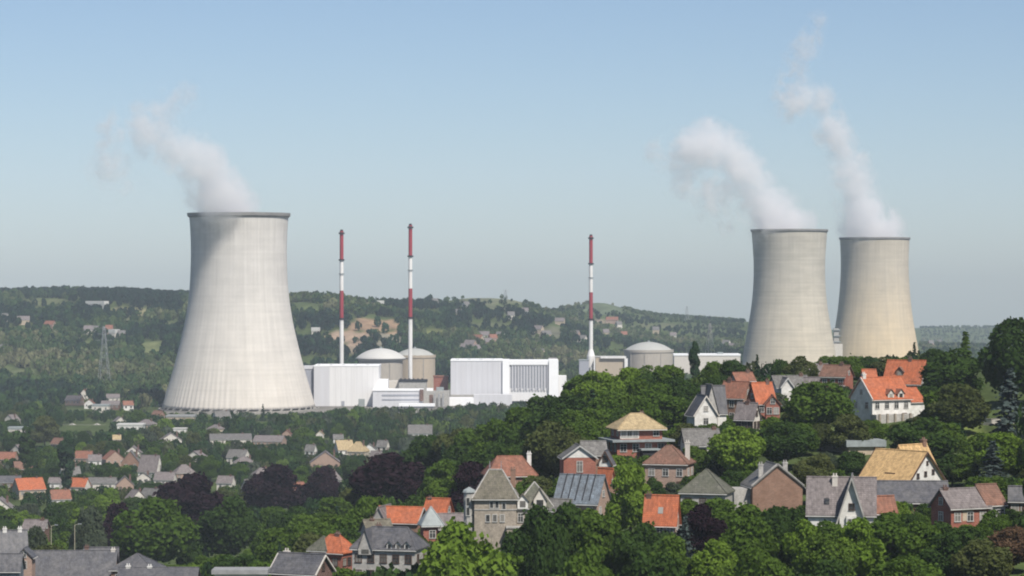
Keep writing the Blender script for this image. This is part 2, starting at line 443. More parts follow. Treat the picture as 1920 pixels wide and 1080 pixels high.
# ------------------------------------------------------------------ power station
def towermat(name, c, low, streak=0.1, band=0.05, h0=0.0, h1=150.0, rib=1.0):
    """bare concrete shell: lift bands, vertical rain streaks, and a warmer stain low down"""
    m, nt, nd, lk, bs = _nt(name)
    tc = nd.new("ShaderNodeTexCoord"); sp = nd.new("ShaderNodeSeparateXYZ")
    lk.new(tc.outputs["Object"], sp.inputs[0])
    ang = _math(nd, lk, 'ARCTAN2', sp.outputs[1], sp.outputs[0])
    def cyl(ka, kz):
        cb = nd.new("ShaderNodeCombineXYZ")
        lk.new(_math(nd, lk, 'MULTIPLY', ang, ka), cb.inputs[0]); lk.new(_math(nd, lk, 'MULTIPLY', sp.outputs[2], kz), cb.inputs[1])
        return cb.outputs[0]
    s1 = _noise(nd, lk, cyl(14, 0.012), 1.0, 5, 0.7)
    s2 = _noise(nd, lk, cyl(1.2, 0.16), 1.0, 3, 0.6)
    s3 = _noise(nd, lk, cyl(3.0, 0.035), 1.0, 5, 0.6)
    s4 = _noise(nd, lk, cyl(0.02, 0.5), 1.0, 2, 0.5)
    hz = _ramp(nd, lk, _math(nd, lk, 'ADD', sp.outputs[2], _math(nd, lk, 'MULTIPLY', _math(nd, lk, 'SUBTRACT', s3, 0.5), 60.0)), h0, h1)
    base = _mix(nd, lk, hz, low, c)
    f = _ramp(nd, lk, s1, 0.3, 0.7, 1 - streak, 1 + streak * 0.5)
    f = _math(nd, lk, 'MULTIPLY', f, _ramp(nd, lk, s2, 0.3, 0.7, 1 - band, 1 + band * 0.6))
    f = _math(nd, lk, 'MULTIPLY', f, _ramp(nd, lk, s3, 0.35, 0.75, 1.03, 0.9))
    f = _math(nd, lk, 'MULTIPLY', f, _ramp(nd, lk, s4, 0.35, 0.65, 1 - band, 1.0))
    cc = nd.new("ShaderNodeCombineColor")
    for k in range(3): lk.new(f, cc.inputs[k])
    lk.new(_mix(nd, lk, 1.0, base, cc.outputs[0], 'MULTIPLY'), bs.inputs["Base Color"])
    bs.inputs["Roughness"].default_value = 0.95; bs.inputs["Specular IOR Level"].default_value = 0.1
    return m
M['rim'] = pmat('dark_rim_concrete', (0.25, 0.24, 0.23), (0.19, 0.185, 0.18), scale=0.1, fine=0.5)  # rim concrete in a darker grey than the shell
M['column'] = pmat('column_concrete', (0.33, 0.31, 0.28), var=0.12)

def spline(prof, n):
    """(height, radius) list -> n+1 smooth samples"""
    hs = np.array([p[0] for p in prof]); rs = np.array([p[1] for p in prof])
    h = np.linspace(hs[0], hs[-1], n + 1)
    r = np.interp(h, hs, rs)
    for _ in range(6): r[1:-1] = (r[:-2] + 2 * r[1:-1] + r[2:]) / 4
    return list(zip(r, h))

def cooling_tower(px, Y, prof, mat, label, ribs, ribdepth, ribtop, legh, lip=1.0):
    root = empty("cooling_tower", (px2x(px, Y), Y, 0), 0, label, "cooling tower")
    pr = spline(prof, 60)
    N = ribs * 4
    vs, fs = [], []
    a = np.arange(N) * 2 * math.pi / N
    for r, h in pr:
        d = ribdepth * max(0.12, min(1.0, (ribtop - h) / 40.0)) if h < ribtop + 40 else ribdepth * 0.12
        rr = r + np.where((np.arange(N) % 4) < 1, d, 0.0)
        vs += list(zip(rr * np.cos(a), rr * np.sin(a), np.full(N, h)))
    J = len(pr)
    for j in range(J - 1):
        for i in range(N):
            k = (i + 1) % N
            fs.append((j*N+i, j*N+k, (j+1)*N+k, (j+1)*N+i))
    b0 = len(vs)
    for r, h in reversed(pr):
        vs += list(zip((r - 0.9) * np.cos(a), (r - 0.9) * np.sin(a), np.full(N, h)))
    for j in range(J - 1):
        for i in range(N):
            k = (i + 1) % N
            fs.append((b0+j*N+i, b0+j*N+k, b0+(j+1)*N+k, b0+(j+1)*N+i))
    for i in range(N):
        k = (i + 1) % N
        fs.append(((J-1)*N+i, (J-1)*N+k, b0+k, b0+i)); fs.append((b0+(J-1)*N+i, b0+(J-1)*N+k, k, i))
    mb = MB(); mb.v = vs; mb.f = fs; mb.m = [0] * len(fs)
    mb.build("shell", mat, root, smooth=True)
    r, h = pr[-1]
    rim = MB(); n = 144
    P = [(r - 1.3, h - 1.2), (r + 0.05, h - 4.0 * lip), (r + 1.7 * lip, h - 2.5 * lip), (r + 1.9 * lip, h + 0.4), (r - 1.3, h + 0.4), (r - 1.3, h - 1.2)]
    rim.ring(P, n, cap=False)
    rim.build("rim", M['rim'], root)
    r0, h0 = pr[0]
    first = None
    for i in range(40):
        t = 2 * math.pi * i / 40; t2 = t + (math.pi / 40) * (1 if i % 2 else -1)
        if first is None:
            mb = MB(); mb.bar((r0 + 1.5, 0, -1), ((r0 - 0.5) * math.cos(math.pi/40), (r0 - 0.5) * math.sin(math.pi/40), h0 + 0.6), 0.8, 0.7, 6)
            first = mb.build("support_column", M['column'], root); o = first
        else:
            o = first.copy(); col.objects.link(o); o.parent = root
        o.rotation_euler = (0, 0, t)
    pond = MB(); pond.ring([(r0 + 3.5, -1.5), (r0 + 3.5, 0.9), (r0 + 2.6, 0.9), (r0 + 2.6, -0.4)], 72)
    pond.build("basin", M['column'], root)
    FOOT.append((px2x(px, Y), Y, r0 + 6))
    return root

S1 = 2.318
T1 = [(h / S1, r / S1) for h, r in [(4,142),(38,132.5),(60,126),(83,120),(106,114),(128,108.5),(163,100.5),(198,95),(230,91.5),(260,90),(290,89.3),(320,89.8),(345,91),(366,93)]]
TM1 = towermat('pale_tower_concrete', (0.595, 0.565, 0.53), (0.6, 0.555, 0.495), 0.12, 0.06, 0, 110)
cooling_tower(448, 2200, T1, TM1, "biggest cooling tower, pale concrete with a ribbed foot, standing apart left of the halls", 88, 0.55, 45, 9, .8)
Y2, Y3 = 2920.0, 3216.0
s2, s3 = Y2 / F, Y3 / F
def zz(py, Y): return CAMZ - (py - HOR) * Y / F
T2 = [(7, 96*s2), (zz(690,Y2), 91*s2), (zz(670,Y2), 87.5*s2), (zz(640,Y2), 82*s2), (zz(620,Y2), 78.5*s2), (zz(600,Y2), 75*s2), (zz(575,Y2), 71*s2), (zz(550,Y2), 68.3*s2), (zz(520,Y2), 66.6*s2), (zz(490,Y2), 66.6*s2), (zz(460,Y2), 68.5*s2), (zz(431,Y2), 70.8*s2)]
TM2 = towermat('grey_tower_concrete', (0.49, 0.455, 0.39), (0.53, 0.465, 0.36), 0.1, 0.1, 0, 120)
cooling_tower(1480, Y2, T2, TM2, "grey beige cooling tower, left one of the close pair behind the wooded ridge", 72, 0.12, 20, 7, .6)
T3 = [(7, 89*s3), (zz(690,Y3), 87*s3), (zz(665,Y3), 83*s3), (zz(640,Y3), 78.5*s3), (zz(610,Y3), 73*s3), (zz(580,Y3), 68.6*s3), (zz(550,Y3), 65.5*s3), (zz(520,Y3), 63.6*s3), (zz(500,Y3), 63*s3), (zz(480,Y3), 63.2*s3), (zz(460,Y3), 64*s3), (zz(446,Y3), 64.8*s3)]
TM3 = towermat('tan_tower_concrete', (0.5, 0.45, 0.37), (0.6, 0.48, 0.315), 0.12, 0.06, 10, 120)
cooling_tower(1640, Y3, T3, TM3, "tan cooling tower with a shaded left edge, right one of the close pair", 72, 0.12, 20, 7, .6)  # dark left edge comes from the sun's direction, not from the concrete colour

# striped stacks
M['stackred'] = pmat('stack_red_paint', (0.33, 0.04, 0.055), (0.22, 0.04, 0.05), var=0.1, scale=0.6, fine=2.5, stretch=(1, 1, .12), bump=0)
M['stackwhite'] = pmat('stack_white_paint', (0.72, 0.71, 0.69), (0.58, 0.56, 0.53), var=0.08, scale=0.6, fine=2.5, stretch=(1, 1, .12), bump=0)
def stack(px, Y, top, bands, base, r, label, flare=False):
    root = empty("chimney_stack", (px2x(px, Y), Y, 0), 0, label, "chimney stack", "red and white banded stacks")
    z = [zz(p, Y) for p in [top] + bands + [base]]
    b = MB(); n = 20
    for i in range(len(z) - 1):
        k = 0 if i % 2 == 0 else 1
        b.ring([(r * (1.0 + 0.03 * i), z[i]), (r * (1.0 + 0.03 * (i + 1)), z[i + 1])][::-1], n, mi=k, cap=False)
    b.ring([(r * 1.2, -2.0), (r * 1.2, z[-1])], n, mi=1, cap=False)
    b.build("shaft", [M['stackred'], M['stackwhite']], root, smooth=True)
    c = MB(); c.ring([(r * 0.75, z[0] - 0.5), (r * 0.75, z[0] + 1.2)], n); c.build("flue_tip", M['dark'], root)
    for q in (top + 5, bands[0] + 1, bands[1] - 40 if False else bands[2] - 2):
        p = MB(); zz0 = zz(q, Y); p.ring([(r * 1.02, zz0 - 0.35), (r + 1.0, zz0 - 0.35), (r + 1.0, zz0 + 0.9), (r + 0.85, zz0 + 0.9), (r + 0.85, zz0), (r * 1.02, zz0)], n, cap=False)
        p.build("gallery", M['dark'], root)
    zb = zz(bands[0] + 25, Y)
    for q in (bands[0] + 27,):
        p = MB(); zz0 = zz(q, Y); p.ring([(r * 1.03, zz0 - 0.3), (r + 0.7, zz0 - 0.3), (r + 0.7, zz0 + 0.7), (r * 1.03, zz0 + 0.7)], n, cap=False)
        p.build("gallery", M['zinc'], root)
    if flare:
        p = MB(); p.ring([(r * 2.3, -1), (r * 2.3, zz(668, Y)), (r * 1.15, zz(655, Y))], n); p.build("flared_foot", M['stackwhite'], root, smooth=False)
    FOOT.append((px2x(px, Y), Y, r + 2))
stack(640.5, 2330, 433, [487, 545, 600], 700, 1.6, "red and white banded stack rising behind the plain white hall by the big cooling tower")
stack(769.5, 2290, 422, [480, 541, 598], 712, 1.55, "red and white banded stack in front of the two domed reactor buildings")
stack(1108, 2500, 442, [494, 548, 601], 668, 1.65, "red and white banded stack with a flared white foot, alone right of the halls", True)

# reactor buildings
M['reactor'] = pmat('beige_reactor_concrete', (0.42, 0.35, 0.265), (0.36, 0.305, 0.24), scale=0.06, fine=0.7, stretch=(1, 1, 0.3), var=0.07)
M['reactorg'] = pmat('grey_reactor_concrete', (0.4, 0.36, 0.31), (0.34, 0.31, 0.27), scale=0.06, fine=0.7, stretch=(1, 1, 0.3), var=0.07)
M['domew'] = pmat('white_dome_sheet', (0.52, 0.51, 0.48), (0.46, 0.45, 0.43), scale=0.05, fine=0.4, var=0.04)
M['domeg'] = pmat('grey_dome_sheet', (0.4, 0.4, 0.37), (0.34, 0.34, 0.32), scale=0.05, fine=0.4, var=0.05)
def reactor(px, Y, rw, top, eave, wallm, domem, label, dome_over=0.0, spring=None):
    s = Y / F; R = rw * s
    root = empty("reactor_building", (px2x(px, Y), Y, 0), 0, label, "reactor building", "domed reactor buildings")
    b = MB(); ze = zz(eave, Y)
    b.ring([(R, -2), (R, ze)], 64); w = b.build("wall", wallm, root, smooth=False)
    for i in range(16):      # buttress ribs belong to the wall
        pass
    c = MB(); c.ring([(R + 0.6, ze - 1.6), (R + 0.6, ze + 0.8), (R - 0.3, ze + 0.8)], 64, cap=False); c.build("ring_beam", domem if dome_over else wallm, root)
    rd = R + dome_over * s if dome_over else R * 0.97
    zt = zz(top, Y); zs = zz(spring, Y) if spring else ze + 0.4
    hgt = zt - zs
    RR = (rd * rd + hgt * hgt) / (2 * hgt)
    prof = []
    for i in range(11):
        t = i / 10.0; rad = rd * (1 - t)
        prof.append((max(rad, 0.05), zs + math.sqrt(max(RR * RR - rad * rad, 0)) - (RR - hgt)))
    if dome_over: prof = [(R - 0.5, zs - 0.6), (rd, zs - 0.6)] + prof
    d = MB(); d.ring(prof, 64, cap=False); d.build("dome", domem, root, smooth=True)
    v = MB(); v.ring([(1.2, zt - 0.4), (1.2, zt + 1.0), (0.2, zt + 1.4)], 12); v.build("vent_cap", M['zinc'], root)
    for k in (-0.75, -0.2, 0.45):
        g = MB(); x = R * k; y = -math.sqrt(R * R - x * x)
        g.box(x - 0.35, x + 0.35, y - 0.5, y + 0.8, -1, ze - 1.8); g.build("downpipe", M['column'], root)
    FOOT.append((px2x(px, Y), Y, R + 5))
reactor(714, 2420, 41, 653, 672, M['reactorg'], M['domew'], "reactor building with a broad white dome cap, left of the middle stack", 6)
reactor(778, 2480, 38, 653, 667, M['reactor'], M['domeg'], "reactor building with a low grey dome, right behind the middle stack")
reactor(1216, 2560, 46, 641, 657, M['reactorg'], M['domeg'], "reactor building with a grey dome above the wooded ridge, near the right stack", 0)

# halls
M['hall'] = pmat('white_cladding', (0.7, 0.69, 0.685), (0.64, 0.63, 0.62), scale=0.09, fine=0.5, stretch=(3, 3, 0.15), var=0.03, bump=0)
M['hallgrey'] = pmat('pale_grey_cladding', (0.56, 0.56, 0.58), (0.52, 0.515, 0.53), scale=0.09, fine=0.5, stretch=(3, 3, 0.15), var=0.03, bump=0)
M['hallbright'] = pmat('bright_cladding', (0.82, 0.82, 0.82), (0.78, 0.78, 0.78), scale=0.05, fine=0.5, var=0.03, bump=0)
M['joint'] = pmat('cladding_joint_paint', (0.63, 0.62, 0.62), var=.02, bump=0)
M['joint2'] = pmat('grey_cladding_joint_paint', (0.5, 0.5, 0.52), var=.02, bump=0)
M['fin'] = pmat('dark_louvre', (0.33, 0.34, 0.38), (0.27, 0.28, 0.31), var=0.05, bump=0)
M['flatroof'] = pmat('flat_roof_felt', (0.3, 0.3, 0.3), var=0.1)
def boxpart(root, name, mat, x0, x1, y0, y1, z0, z1):
    return MB().box(x0, x1, y0, y1, z0, z1).build(name, mat, root)
def pxbox(root, name, mat, a, b, top, bot, Y, depth, dy=0.0, ox=None):
    """box of the plant: its front spans photo columns a..b at depth Y; coordinates are local to root"""
    x, y, z = root.location
    return boxpart(root, name, mat, px2x(a, Y) - x, px2x(b, Y) - x, Y + dy - y, Y + dy + depth - y, zz(bot, Y) - z, zz(top, Y) - z)

Y = 2250
r = empty("turbine_hall", (px2x(650, Y), Y, 0), 0, "plain windowless white turbine hall with a grey end panel, right beside the big cooling tower", "industrial hall")
pxbox(r, "wall", M['hall'], 589, 710, 687, 766, Y, 40)
pxbox(r, "end_panel", M['hallgrey'], 588.6, 618, 687.5, 765, Y, 0.5, -0.5)
pxbox(r, "parapet", M['hallbright'], 588, 710.6, 685, 687, Y, 40.6, -0.3)
pxbox(r, "stair_tower", M['fin'], 571, 588, 692, 764, Y + 4, 12)
pxbox(r, "stair_roof", M['hallgrey'], 569, 588.4, 686, 692, Y + 3.5, 13)
pxbox(r, "annex", M['hallbright'], 710.2, 727, 712, 752, Y + 2, 20)
for i in range(5):
    a = 595 + 23 * i; pxbox(r, "roof_vent", M['zinc'], a, a + 5, 683.6, 685, Y + 12, 3)
for i in range(8): pxbox(r, "cladding_joint", M['joint'], 629 + 10 * i, 629.5 + 10 * i, 687.5, 765, Y, 0.1, -0.06)
pxbox(r, "door", M['fin'], 640, 646, 752, 766, Y, 0.2, -0.15); pxbox(r, "loading_door", M['zinc'], 672, 684, 748, 766, Y, 0.2, -0.15)
FOOT.append((px2x(650, Y), Y + 15, 40)); protect(570, 725, 685, 752, Y)

r = empty("pump_house", (px2x(770, 2230), 2230, 0), 0, "low grey and white plant building with long ribbon windows in front of the reactors", "industrial building")
Yp = 2230
pxbox(r, "wall", M['hallgrey'], 699, 792, 733, 768, Yp, 22)
pxbox(r, "roof", M['hallbright'], 698, 793, 730.5, 733, Yp - 0.6, 23)
pxbox(r, "ribbon_window", M['fin'], 716, 786, 739.5, 742.5, Yp, 0.3, -0.3)
pxbox(r, "ribbon_window", M['fin'], 716, 786, 748, 750.5, Yp, 0.3, -0.3)
pxbox(r, "canopy", M['hallbright'], 748, 815, 757, 762, Yp - 10, 8)
pxbox(r, "canopy_wall", M['hallgrey'], 750, 813, 762, 770, Yp - 9, 6)
pxbox(r, "stair_block", M['dkbrown'], 787, 794, 730, 752, Yp, 1.0, -1.1)
FOOT.append((px2x(745, Yp), Yp + 10, 26)); protect(700, 800, 731, 757, Yp - 12)

r = empty("auxiliary_building", (px2x(775, 2270), 2270, 0), 0, "squat grey block with a dark roof edge at the foot of the middle stack", "industrial building")
pxbox(r, "wall", M['greystone'], 748, 800, 716, 766, 2270, 14)
pxbox(r, "roof_edge", M['dark'], 747, 801, 712, 716, 2269.5, 15)
for i in range(6):
    a = 750 + i * 8; pxbox(r, "roof_vent", M['dark'], a, a + 3, 709.5, 712, 2276, 2)
pxbox(r, "side_annex", M['offwhite'], 728, 748, 714, 764, 2276, 12)
r = empty("gate_house", (px2x(825, 2300), 2300, 0), 0, "small low red brick building left of the finned white hall", "industrial building")
pxbox(r, "wall", M['red'], 813, 840, 707, 768, 2300, 10); pxbox(r, "roof", M['r_rust'], 812, 841, 704.5, 707, 2299.6, 11)
r = empty("tank_block", (px2x(812, 2240), 2240, 0), 0, "cluttered grey service block with pipes between the low plant building and the finned hall", "industrial building")
pxbox(r, "wall", M['greystone'], 795, 842, 733, 768, 2245, 12)
pxbox(r, "roof_unit", M['hallbright'], 800, 812, 728, 733, 2247, 5); pxbox(r, "roof_unit", M['zinc'], 818, 832, 726, 733, 2248, 4)
pxbox(r, "door", M['dkbrown'], 805, 812, 740, 766, 2245, 0.3, -0.3)
for i in range(3):
    b = MB(); x = px2x(815 + i * 8, 2243) - r.location.x
    b.bar((x, 2.0, zz(765, 2243)), (x, 2.0, zz(738, 2243)), 0.5, n=8); b.build("pipe", M['rail'], r)

Y = 2280
r = empty("finned_hall", (px2x(945, Y), Y, 0), 0, "long white hall with tall dark fins on its right half, right of the reactors", "industrial hall")
pxbox(r, "wall", M['hallgrey'], 845, 942, 677, 740, Y, 45)
pxbox(r, "corner_strip", M['hallbright'], 942.2, 955, 676, 748, Y - 2, 47)
pxbox(r, "parapet", M['hallbright'], 844.5, 942, 675, 677, Y - 0.4, 46)
pxbox(r, "wing", M['hall'], 955.2, 1029, 684, 752, Y, 40)
pxbox(r, "wing_parapet", M['hallbright'], 955.2, 1029, 676.5, 684, Y - 1.5, 41)
pxbox(r, "end_block", M['hallbright'], 1029.2, 1047, 675.5, 760, Y - 3, 44)
for i in range(13):
    a = 957.0 + i * 5.5
    pxbox(r, "louvre", M['fin'], a, a + 2.2, 686, 727, Y, 0.5, -0.35)
    pxbox(r, "pilaster", M['hallgrey'], a + 2.7, a + 5.0, 684, 732, Y, 1.2, -1.2)
for i in range(9): pxbox(r, "cladding_joint", M['joint2'], 854 + 10 * i, 854.5 + 10 * i, 677.5, 740, Y, 0.1, -0.06)
for i in range(6):
    a = 961 + i * 11
    pxbox(r, "window", M['fin'], a, a + 4, 728.5, 731.5, Y, 0.3, -0.3)
pxbox(r, "plinth", M['greystone'], 845, 942, 740, 766, Y - 1, 46)
pxbox(r, "front_annex", M['hallbright'], 842, 888, 746, 766, Y - 22, 14)
pxbox(r, "link_annex", M['hallgrey'], 888.2, 960, 740, 766, Y - 18, 12)
pxbox(r, "side_annex", M['hall'], 1047.2, 1062, 705, 760, Y + 5, 20)
for i in range(4):
    a = 855 + 22 * i; pxbox(r, "roof_vent", M['zinc'], a, a + 6, 673.4, 675, Y + 14, 3)
FOOT.append((px2x(945, Y), Y + 20, 55)); protect(845, 1047, 675, 742, Y - 24)

r = empty("control_block", (px2x(1100, 2480), 2480, 0), 0, "small dark grey block at the foot of the right stack", "industrial building")
pxbox(r, "wall", M['fin'], 1086, 1104, 676, 720, 2480, 14); pxbox(r, "roof", M['zinc'], 1085.5, 1104.5, 674.5, 676, 2479.6, 15)
r = empty("fuel_building", (px2x(1147, 2490), 2490, 0), 0, "beige windowless block framed by a white duct, left of the right reactor dome", "industrial building")
pxbox(r, "wall", M['reactor'], 1117, 1172, 670, 730, 2490, 24)
pxbox(r, "roof", M['domeg'], 1116.5, 1172.5, 668.5, 670, 2489.6, 25)
pxbox(r, "duct", M['stackwhite'], 1126, 1174, 668, 672, 2487.5, 1.8)
pxbox(r, "duct", M['stackwhite'], 1171, 1177, 672.2, 716, 2487.5, 1.8)
pxbox(r, "downpipe", M['stackwhite'], 1113.5, 1116, 670, 720, 2488, 1.5)
protect(1085, 1265, 640, 685, 2480)
r = empty("storage_hall", (px2x(1330, 2700), 2700, 0), 0, "long low white hall just left of the paired cooling towers", "industrial hall")
pxbox(r, "wall", M['offwhite'], 1264, 1388, 667, 720, 2700, 30); pxbox(r, "roof", M['hallbright'], 1263, 1389, 664, 667, 2699.5, 31)
pxbox(r, "roof_unit", M['zinc'], 1345, 1356, 660.5, 664, 2705, 6); pxbox(r, "roof_unit", M['zinc'], 1290, 1296, 661.5, 664, 2705, 6)

# stair tower seen in the gap of the paired towers
r = empty("stair_tower", (px2x(1569, 3050), 3050, 0), 0, "slim grey stair tower in the gap of the paired cooling towers", "stair tower")
pxbox(r, "wall", M['greystone'], 1563.5, 1573, 616, 715, 3050, 7); pxbox(r, "wall_base", M['offwhite'], 1561, 1580, 645, 715, 3046, 4)
for i in range(5): pxbox(r, "landing", M['zinc'], 1562.5, 1576, 618 + 11 * i, 619.6 + 11 * i, 3050, 1.2, -1.3)

# lattice pylons and a headframe on the far slopes
def pylon(px, Y, top, wid, arms, label, mat):
    x = px2x(px, Y); zb = tz(x, Y) - 1; zt = zz(top, Y); h = zt - zb; w = wid * Y / F / 2
    root = empty("pylon", (x, Y, zb), 0.4, label, "pylon")
    b = MB(); rr = 0.13
    lv = [0, .22, .42, .6, .76, .9, 1.0]
    def corner(k, t): q = w * (1 - 0.86 * t); return ((q if k in (0, 3) else -q), (q if k in (0, 1) else -q), h * t)
    for i in range(len(lv) - 1):
        for k in range(4):
            b.bar(corner(k, lv[i]), corner(k, lv[i+1]), rr, n=4)
            b.bar(corner(k, lv[i]), corner((k + 1) % 4, lv[i+1]), rr * 0.7, n=4); b.bar(corner((k + 1) % 4, lv[i]), corner(k, lv[i+1]), rr * 0.7, n=4)
    b.build("lattice", mat, root)
    for t, hw in arms:
        a = MB(); z = h * t
        for sx in (-1, 1):
            a.bar((0, 0, z + 1.2), (sx * hw, 0, z), rr * 0.8, rr * 0.5, n=4); a.bar((0, 0, z - 0.8), (sx * hw, 0, z), rr * 0.8, rr * 0.5, n=4)
        a.build("cross_arm", mat, root)
pylon(195, 2560, 612, 22, [(.78, 8), (.88, 6.5), (.97, 5)], "grey lattice pylon on the wooded slope left of the big cooling tower", M['rail'])
pylon(1331, 3050, 606, 20, [(.93, 6)], "squat grey lattice tower above the low white hall, left of the paired cooling towers", M['greystone'])
pylon(1288, 4550, 574, 9, [(.8, 8), (.95, 6)], "faint lattice pylon on the far skyline left of the paired cooling towers", M['rail'])
pylon(948, 3880, 543, 8, [(.8, 7), (.95, 5)], "thin pylon on the grassy far hilltop above the finned hall", M['rail'])

# road bridge in the valley, on splayed piers
Y = 1960
x0, x1 = px2x(112, Y), px2x(198, Y); zd = zz(799, Y)
r = empty("road_bridge", ((x0 + x1) / 2, Y, 0), 0, "pale concrete road bridge on splayed legs among the valley trees at the left", "bridge")
boxpart(r, "deck", M['greystone'], -(x1 - x0) / 2, (x1 - x0) / 2, -4, 4, zd - 1.0, zd)
for sy in (-3.8, 3.6): boxpart(r, "parapet", M['column'], -(x1 - x0) / 2, (x1 - x0) / 2, sy, sy + 0.25, zd, zd + 1.0)
for p in (136, 182):
    xx = px2x(p, Y) - r.location.x
    for sgn in (-1, 1):
        b = MB(); b.bar((xx, 0, 0.5), (xx + sgn * 5.5, 0, zd - 1.0), 0.8, 0.7, 8); b.build("pier_leg", M['greystone'], r)
    b = MB(); b.bar((xx, 0, -12), (xx, 0, 1.2), 1.0, 0.9, 8); b.build("pier_foot", M['greystone'], r)
protect(118, 198, 794, 806, Y); FOOT.append(((x0+x1)/2, Y, 16))

# ------------------------------------------------------------------ houses
_wcache = {}
def window_meshes(w, h, dark=False, bars=True):
    k = (round(w, 1), round(h, 1), dark, bars)
    if k not in _wcache:
        w, h = k[0], k[1]
        b = MB(); t = 0.11
        b.box(-w/2 - t, -w/2, -0.09, 0.02, -h/2, h/2); b.box(w/2, w/2 + t, -0.09, 0.02, -h/2, h/2)
        b.box(-w/2 - t, w/2 + t, -0.09, 0.02, h/2, h/2 + t); b.box(-w/2 - t - 0.05, w/2 + t + 0.05, -0.16, 0.02, -h/2 - t, -h/2)
        if bars:
            b.box(-0.04, 0.04, -0.07, 0.0, -h/2, h/2); b.box(-w/2, -0.04, -0.068, -0.001, h*0.16, h*0.16 + 0.07); b.box(0.04, w/2, -0.068, -0.001, h*0.16, h*0.16 + 0.07)
        g = MB(); g.box(-w/2, w/2, -0.03, 0.01, -h/2, h/2)
        _wcache[k] = (b.mesh("window", M['dkframe'] if dark else M['frame']), g.mesh("pane", M['glass']))
    return _wcache[k]

def add_window(root, x, y, z, rz, w=1.1, h=1.4, dark=False):
    f, g = window_meshes(w, h, dark, w > 0.8)
    o = link_mesh("window", f, root, (x, y, z), rz)
    link_mesh("pane", g, o)
    return o

_dcache = {}
def add_door(root, x, y, z, rz, w=1.1, h=2.1):
    if 'd' not in _dcache:
        b = MB(); b.box(-.55, .55, -.07, .02, 0, 2.1); b.box(-.68, -.55, -.1, .02, 0, 2.22); b.box(.55, .68, -.1, .02, 0, 2.22); b.box(-.55, .55, -.1, .02, 2.1, 2.22)
        b.box(.36, .44, -.13, -.07, 1.0, 1.1)
        _dcache['d'] = b.mesh("door", M['dkframe'])
    return link_mesh("door", _dcache['d'], root, (x, y, z), rz)

def add_chimney(parent, x, y, z0, z1, w=0.9, d=0.6, mat=None, name="chimney"):
    b = MB(); b.box(x - w/2, x + w/2, y - d/2, y + d/2, z0, z1 - 0.25); b.box(x - w/2 - .08, x + w/2 + .08, y - d/2 - .08, y + d/2 + .08, z1 - 0.25, z1)
    for k in (-1, 1): b.ring([(0.13, z1), (0.11, z1 + 0.45)], 8, x + k * w * .25, y)
    return b.build(name, mat or M['dkbrown'], parent)

def rects(axis, W, D): return (W, D) if axis == 'x' else (D, W)

